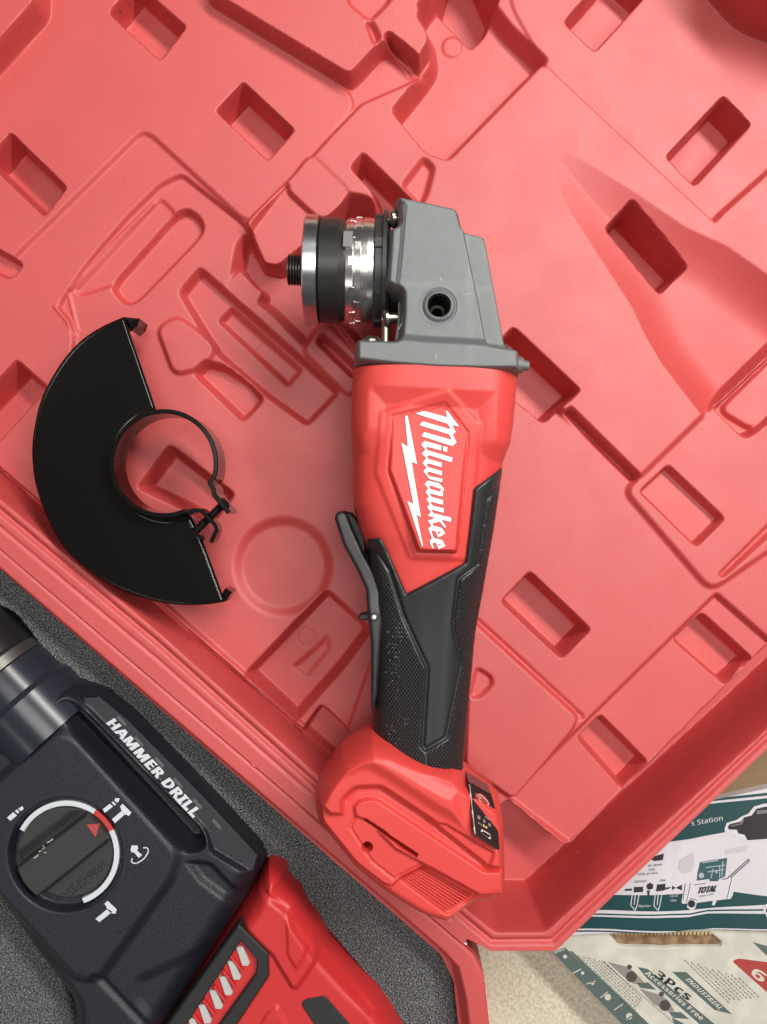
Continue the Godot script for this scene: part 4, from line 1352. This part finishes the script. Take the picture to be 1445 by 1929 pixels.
	# ---- cast gear housing
	var greg := W([740, 382, 750, 380, 772, 384, 856, 402, 866, 412, 873, 442, 906, 450, 914, 458, 918, 476, 951, 654, 965, 659, 975, 668, 977, 716, 900, 716, 820, 714, 740, 708, 665, 699, 666, 652, 674, 644, 746, 646, 750, 600, 750, 566, 733, 560, 732, 556, 721, 556, 721, 540, 728, 440, 744, 434], 60.0)
	var h := Field.new(soft(greg, 0.9), 0.42, deg_to_rad(3.0), 6.0)
	h.base(func(_p: Vector2, d: float) -> float: return AXIS + 34.0 * quarter(d / 3.6))
	h.step(soft(W([866, 380, 868, 440, 874, 468, 897, 580, 908, 640, 916, 662, 990, 674, 990, 380], 66.0), 1.5), 66.0, 1.2)
	h.base_keep(func(p: Vector2, d: float, z: float) -> float: return minf(z, AXIS + 34.0 * quarter(d / 3.0)))
	h.step(soft(W([640, 560, 757, 560, 757, 642, 640, 642], 66.0), 1.0), 62.0, 1.2)
	h.step(soft(W([655, 646, 751, 650, 790, 654, 900, 660, 990, 672, 990, 730, 655, 700], 70.0), 1.5), 3.4, 5.0, true, true)
	h.step(soft(W([700, 380, 763, 384, 763, 394, 757, 470, 750, 534, 750, 560, 700, 560], 70.0), 1.0), -1.0, 1.0, false, true)
	h.line(W([764, 388, 763, 396, 757, 470, 750, 536], 73.0), 0.6, -0.6)
	var hole := U(827, 576, 74)
	h.step(ring(hole, 8.4, 40), 74.6, 0.9)
	h.line(ring(hole, 7.2, 40), 0.9, -1.0, true)
	h.step(ring(hole, 6.2, 40), 75.0, 0.7)
	h.step(ring(hole, 4.9, 40), 60.0, 0.8)
	var gear := part("gear_housing", h.mesh(NAN, AXIS), metal, t)
	part("side_handle_socket", Solid.new().lathe(Vector3(hole.x, 60, hole.y), Vector3.UP, [0, 0, 0.3, 2.2, 0.6, 3.4, 4, 4.0, 8, 4.3, 14.2, 4.5, 14.8, 5.0], 40).mesh(), plain(lin(0.05, 0.05, 0.045), 0.35, 0.7), gear)
	for v in [[699, 639, 66.0, 0.0, -1.0], [948, 656, 62.0, 0.1, -1.0], [738, 412, 62.0, -1.0, 0.1], [726, 600, 60.0, -1.0, 0.1]]:
		var at := U(v[0], v[1], v[2])
		var ax := Vector3(v[3], 0.12, v[4])
		part("screw", Solid.new().lathe(Vector3(at.x, v[2], at.y) - ax * 2.0, ax, [-4, 2.4, 0.8, 2.4, 0.8, 3.9, 2.0, 3.9, 3.0, 3.1, 3.5, 1.6, 2.6, 1.4, 2.6, 0.0], 24).mesh(), screw_mat, gear)
	part("bolt_boss", Solid.new().tube([Vector3(U(727, 606, 58).x, 58, U(727, 606, 58).y), Vector3(U(727, 646, 58).x, 58, U(727, 646, 58).y)], 2.0, 16).mesh(), screw_mat, gear)
	var pb := U(972, 687, AXIS + 8.0)
	part("lock_pin", Solid.new().lathe(Vector3(pb.x, AXIS + 8.0, pb.y), Vector3(1, 0, 0.10), [0, 4.2, 3.2, 3.4, 3.4, 2.5, 5.8, 2.1, 6.2, 0], 24).mesh(), metal, gear)
	var scar := Solid.new()
	for q in [[828, 520, 832, 528, 0.3], [820, 670, 823, 690, 0.3], [752, 610, 758, 602, 0.4], [760, 614, 772, 612, 0.25], [748, 590, 753, 575, 0.4], [872, 556, 888, 552, 0.2], [744, 634, 752, 628, 0.5]]:
		scar.stroke(U(q[0], q[1], 74), U(q[2], q[3], 74), q[4], func(p: Vector2) -> float: return h.top(p) + 0.08)
	part("scratch", scar.mesh(), plain(lin(0.36, 0.36, 0.35), 0.5, 0.5), gear)
	var chip := Solid.new()
	for q in [[736, 699, 742, 700], [672, 694, 675, 694]]:
		chip.stroke(U(q[0], q[1], 70), U(q[2], q[3], 70), 0.8, func(p: Vector2) -> float: return h.top(p) + 0.2)
	part("paint_chip", chip.mesh(), plain(lin(0.6, 0.5, 0.35), 0.6), gear)

	# ---- output end, all turned about one axis
	var c0 := U(722, 513, AXIS)
	var o := Vector3(c0.x, AXIS, c0.y)
	var ax := Vector3(-1, 0, -0.025).normalized()
	var K := (EYE - AXIS) / LENS
	var M := func(x: float) -> float: return (722.0 - x) * K
	var bearing := part("bearing_plate", Solid.new().lathe(o, ax, [-3.0, 24.0, M.call(728), 27.5, M.call(721), 27.5, M.call(720), 25.2, M.call(708), 25.2, M.call(705), 24.4, M.call(704), 18], 72).mesh(), plain(lin(0.045, 0.046, 0.047), 0.42, 0.3), t)
	for a in 8:
		var dir := Vector3(0, 0, 1).rotated(ax, TAU * a / 8.0 + 0.25)
		var side := dir.cross(ax)
		var base_ := o + dir * 25.0 + ax * (M.call(713) as float)
		var lug := Solid.new()
		box(lug, base_, ax * 2.2, dir * 1.0, side * 2.2)
		part("lug", lug.mesh(), plain(lin(0.05, 0.051, 0.052), 0.42, 0.3), bearing)
	var chrome := plain(lin(0.74, 0.72, 0.69), 0.24, 1.0)
	var collar := part("indexing_collar", Solid.new().lathe(o, ax, [M.call(707), 22.0, M.call(706), 23.6, M.call(694), 24.0, M.call(685), 24.0, M.call(684.6), 23.2, M.call(682.4), 23.2, M.call(682), 24.0, M.call(672), 23.9, M.call(671.6), 23.0, M.call(668), 23.0, M.call(667.6), 23.4, M.call(655), 23.0, M.call(651), 22.2, M.call(650), 18], 96).mesh(), chrome, t)
	for a in 22:
		var dir := Vector3(0, 0, 1).rotated(ax, TAU * a / 22.0 + 0.08)
		var side := dir.cross(ax)
		for r in [[663.5, 23.0, 1.0], [674.0, 23.5, 1.0]]:
			if (a + int(r[0])) % 2 == 0:
				var tab := Solid.new()
				box(tab, o + dir * (r[1] as float) + ax * (M.call(r[0]) as float), ax * 1.3, dir * 0.5, side * 1.8)
				part("index_tooth", tab.mesh(), chrome, collar)
	var key := Solid.new()
	var kd := Vector3(0, 0.94, -0.34).normalized().rotated(ax, 0.0)
	box(key, o + kd * 23.3 + ax * (M.call(659.0) as float), ax * 2.0, kd * 0.9, kd.cross(ax) * 4.0)
	part("key_block", key.mesh(), plain(lin(0.42, 0.42, 0.40), 0.4, 0.9), collar)
	part("inner_flange", Solid.new().lathe(o, ax, [M.call(658), 12, M.call(655), 20.5, M.call(650), 22.6, M.call(641), 23.8, M.call(640.4), 23.8, M.call(607), 23.8, M.call(605), 23.2, M.call(604), 14], 96).mesh(), plain(lin(0.030, 0.030, 0.028), 0.36, 0.35), t)
	part("outer_flange", Solid.new().lathe(o, ax, [M.call(605), 14, M.call(604), 23.6, M.call(602), 24.7, M.call(579), 24.9, M.call(576.5), 24.2, M.call(576), 20, M.call(577), 6], 96).mesh(), steel, t)
	var prof := [M.call(600), 7.0]
	for k in 6:
		var z: float = M.call(574.0 - k * 5.4)
		prof.append_array([z, 6.3, z + 0.5, 7.1, z + 0.8, 7.1])
	prof.append_array([M.call(543), 6.2, M.call(541.5), 5.2, M.call(541.5), 0.0])
	part("spindle", Solid.new().lathe(o, ax, prof, 40).mesh(), plain(lin(0.14, 0.13, 0.12), 0.32, 0.9), t)

	# ---- paddle switch
	var preg := W([631, 976, 634, 966, 642, 962, 654, 966, 668, 1000, 684, 1036, 702, 1068, 716, 1096, 718, 1106, 717, 1132, 721, 1166, 716, 1222, 711, 1300, 703, 1330, 700, 1325, 699, 1200, 693, 1148, 690, 1106, 672, 1068, 648, 1026], 46.0)
	var pp := Field.new(soft(preg, 1.0), 0.5)
	pp.base(func(p: Vector2, d: float) -> float: return 51.0 + 8.0 * smooth01((p.y + 2.0) / 50.0) - 1.6 * (1.0 - quarter(d / 1.8)))
	var paddle := part("paddle_switch", pp.mesh(24.0), smooth_black, t)
	part("paddle_web", Solid.new().prism(W([646, 962, 662, 966, 675, 981, 688, 1010, 690, 1040, 702, 1052, 704, 1075, 690, 1060, 668, 1010], 42.0), 26.0, 44.0, 0.8).mesh(), plain(lin(0.010, 0.010, 0.010), 0.5), paddle)
	part("safety_tab", Solid.new().prism(soft(W([674, 1162, 678, 1157, 694, 1153, 700, 1160, 694, 1167, 680, 1169], 40.0), 1.0), 34.0, 42.0, 0.6).mesh(), plain(lin(0.03, 0.03, 0.03), 0.45), paddle)
	var pv := U(705, 1162, 59)
	part("pivot_pin", Solid.new().lathe(Vector3(pv.x, 55.0, pv.y), Vector3.UP, [0, 1.1, 4.6, 1.1, 5.0, 0.7, 5.0, 0], 20).mesh(), plain(lin(0.7, 0.7, 0.68), 0.3, 0.6), paddle)
	part("pivot_boss", Solid.new().lathe(Vector3(pv.x, 50.0, pv.y), Vector3.UP, [0, 2.0, 9.2, 2.0, 9.5, 1.6, 9.5, 0], 20).mesh(), smooth_black, paddle)

func box(s: Solid, c: Vector3, a: Vector3, b: Vector3, d: Vector3) -> void:
	for f in [[a, b, d], [b, d, a], [d, a, b]]:
		for g in [1.0, -1.0]:
			var n: Vector3 = f[0] * g
			var u: Vector3 = f[1]
			var v: Vector3 = f[2]
			var m := n.normalized()
			s.quad(c + n + u + v, c + n + u - v, c + n - u - v, c + n - u + v, m, m, m, m)

# the cross-hatched relief of the grip
func knurl() -> ImageTexture:
	var im := Image.create(256, 256, false, Image.FORMAT_L8)
	for y in 256:
		for x in 256:
			var u := x / 256.0 * 12.0
			var v := y / 256.0 * 12.0
			var a := absf(fposmod(u + v, 1.0) - 0.5) * 2.0
			var b := absf(fposmod(u - v, 1.0) - 0.5) * 2.0
			var h := smooth01(minf(a, b) * 2.2)
			im.set_pixel(x, y, Color(h, h, h))
	return ImageTexture.create_from_image(im)

# ---- the maker's lettering and bolt on the name plate
func build_wordmark(housing: Node, over: Callable, red: Material) -> void:
	var glyphs := [
		[220, 330, 240, 312, 268, 315, 330, 610, 442, 1200, 345, 1158, 375, 1349, 515, 2169, 435, 2114, 552, 2684, 530, 2689, 380, 2229, 262, 1864, 372, 1919, 262, 1349, 215, 1100, 155, 805, 270, 880],
		[405, 280, 545, 235, 590, 237, 985, 345, 960, 240, 990, 225, 1210, 520, 1080, 490, 1145, 615, 1090, 660, 1160, 800, 1080, 870, 515, 690, 570, 615, 1050, 750, 1065, 735, 1015, 655, 480, 490, 545, 420, 1030, 560, 1045, 545, 990, 465],
		[510, 840, 580, 775, 885, 860, 880, 950, 625, 885, 605, 895, 620, 932, 650, 950, 1090, 1080, 1070, 1165, 655, 1035, 620, 1065, 650, 1105, 890, 1170, 885, 1255, 645, 1185, 610, 1205, 650, 1255, 895, 1322, 890, 1405, 650, 1335, 620, 1360, 660, 1412, 903, 1462, 895, 1529, 665, 1469, 555, 1325, 610, 1255, 535, 1180, 605, 1090, 525, 1005, 590, 932],
		[915, 870, 995, 890, 985, 980, 910, 955],
		[575, 1559, 640, 1494, 840, 1539, 935, 1649, 905, 1694, 915, 1704, 910, 1789, 690, 1734, 670, 1744, 715, 1794, 915, 1849, 910, 1939, 700, 1879, 685, 1894, 725, 1949, 930, 1999, 925, 2084, 715, 2024, 700, 2034, 745, 2089, 1065, 2169, 1050, 2249, 885, 2204, 965, 2329, 950, 2364, 850, 2239, 715, 2276, 740, 2314,
			890, 2354, 955, 2459, 825, 2534, 770, 2414, 720, 2404, 705, 2429, 745, 2539, 900, 2574, 960, 2684, 835, 2744, 780, 2624, 740, 2624, 720, 2639, 745, 2719, 720, 2729, 665, 2589, 710, 2544, 640, 2369, 700, 2314, 635, 2224, 765, 2174, 635, 2134, 690, 2064, 620, 1979, 670, 1919, 610, 1839, 655, 1784, 590, 1704, 640, 1644]]
	var counters := [[660, 1604, 690, 1584, 885, 1654, 855, 1694, 690, 1649], [815, 2434, 840, 2419, 880, 2439, 825, 2469], [830, 2649, 885, 2654, 835, 2684]]
	var holes := Solid.new()
	var h1 := func(p: Vector2) -> float: return 74.52
	var h2 := func(p: Vector2) -> float: return 74.45
	var dark_red := plain(lin(0.16, 0.012, 0.012), 0.5)
	var pale := plain(lin(0.80, 0.74, 0.74), 0.45)
	for k in glyphs.size():
		var poly := W(Z(glyphs[k], 740, 750, 0.1038), 74.5)
		var called := "bolt_emblem" if k == 0 else "lettering"
		part(called, Solid.new().flat(poly, h1).mesh(), pale, housing)
		for big in Geometry2D.offset_polygon(poly, 0.15, Geometry2D.JOIN_MITER):
			if Geometry2D.triangulate_polygon(big).size():
				part(called + "_outline", Solid.new().flat(big, h2).mesh(), dark_red, housing)
	for g in counters:
		holes.flat(W(Z(g, 740, 750, 0.1038), 74.55), func(_p: Vector2) -> float: return 74.72)
	part("letter_counter", holes.mesh(), red, housing)
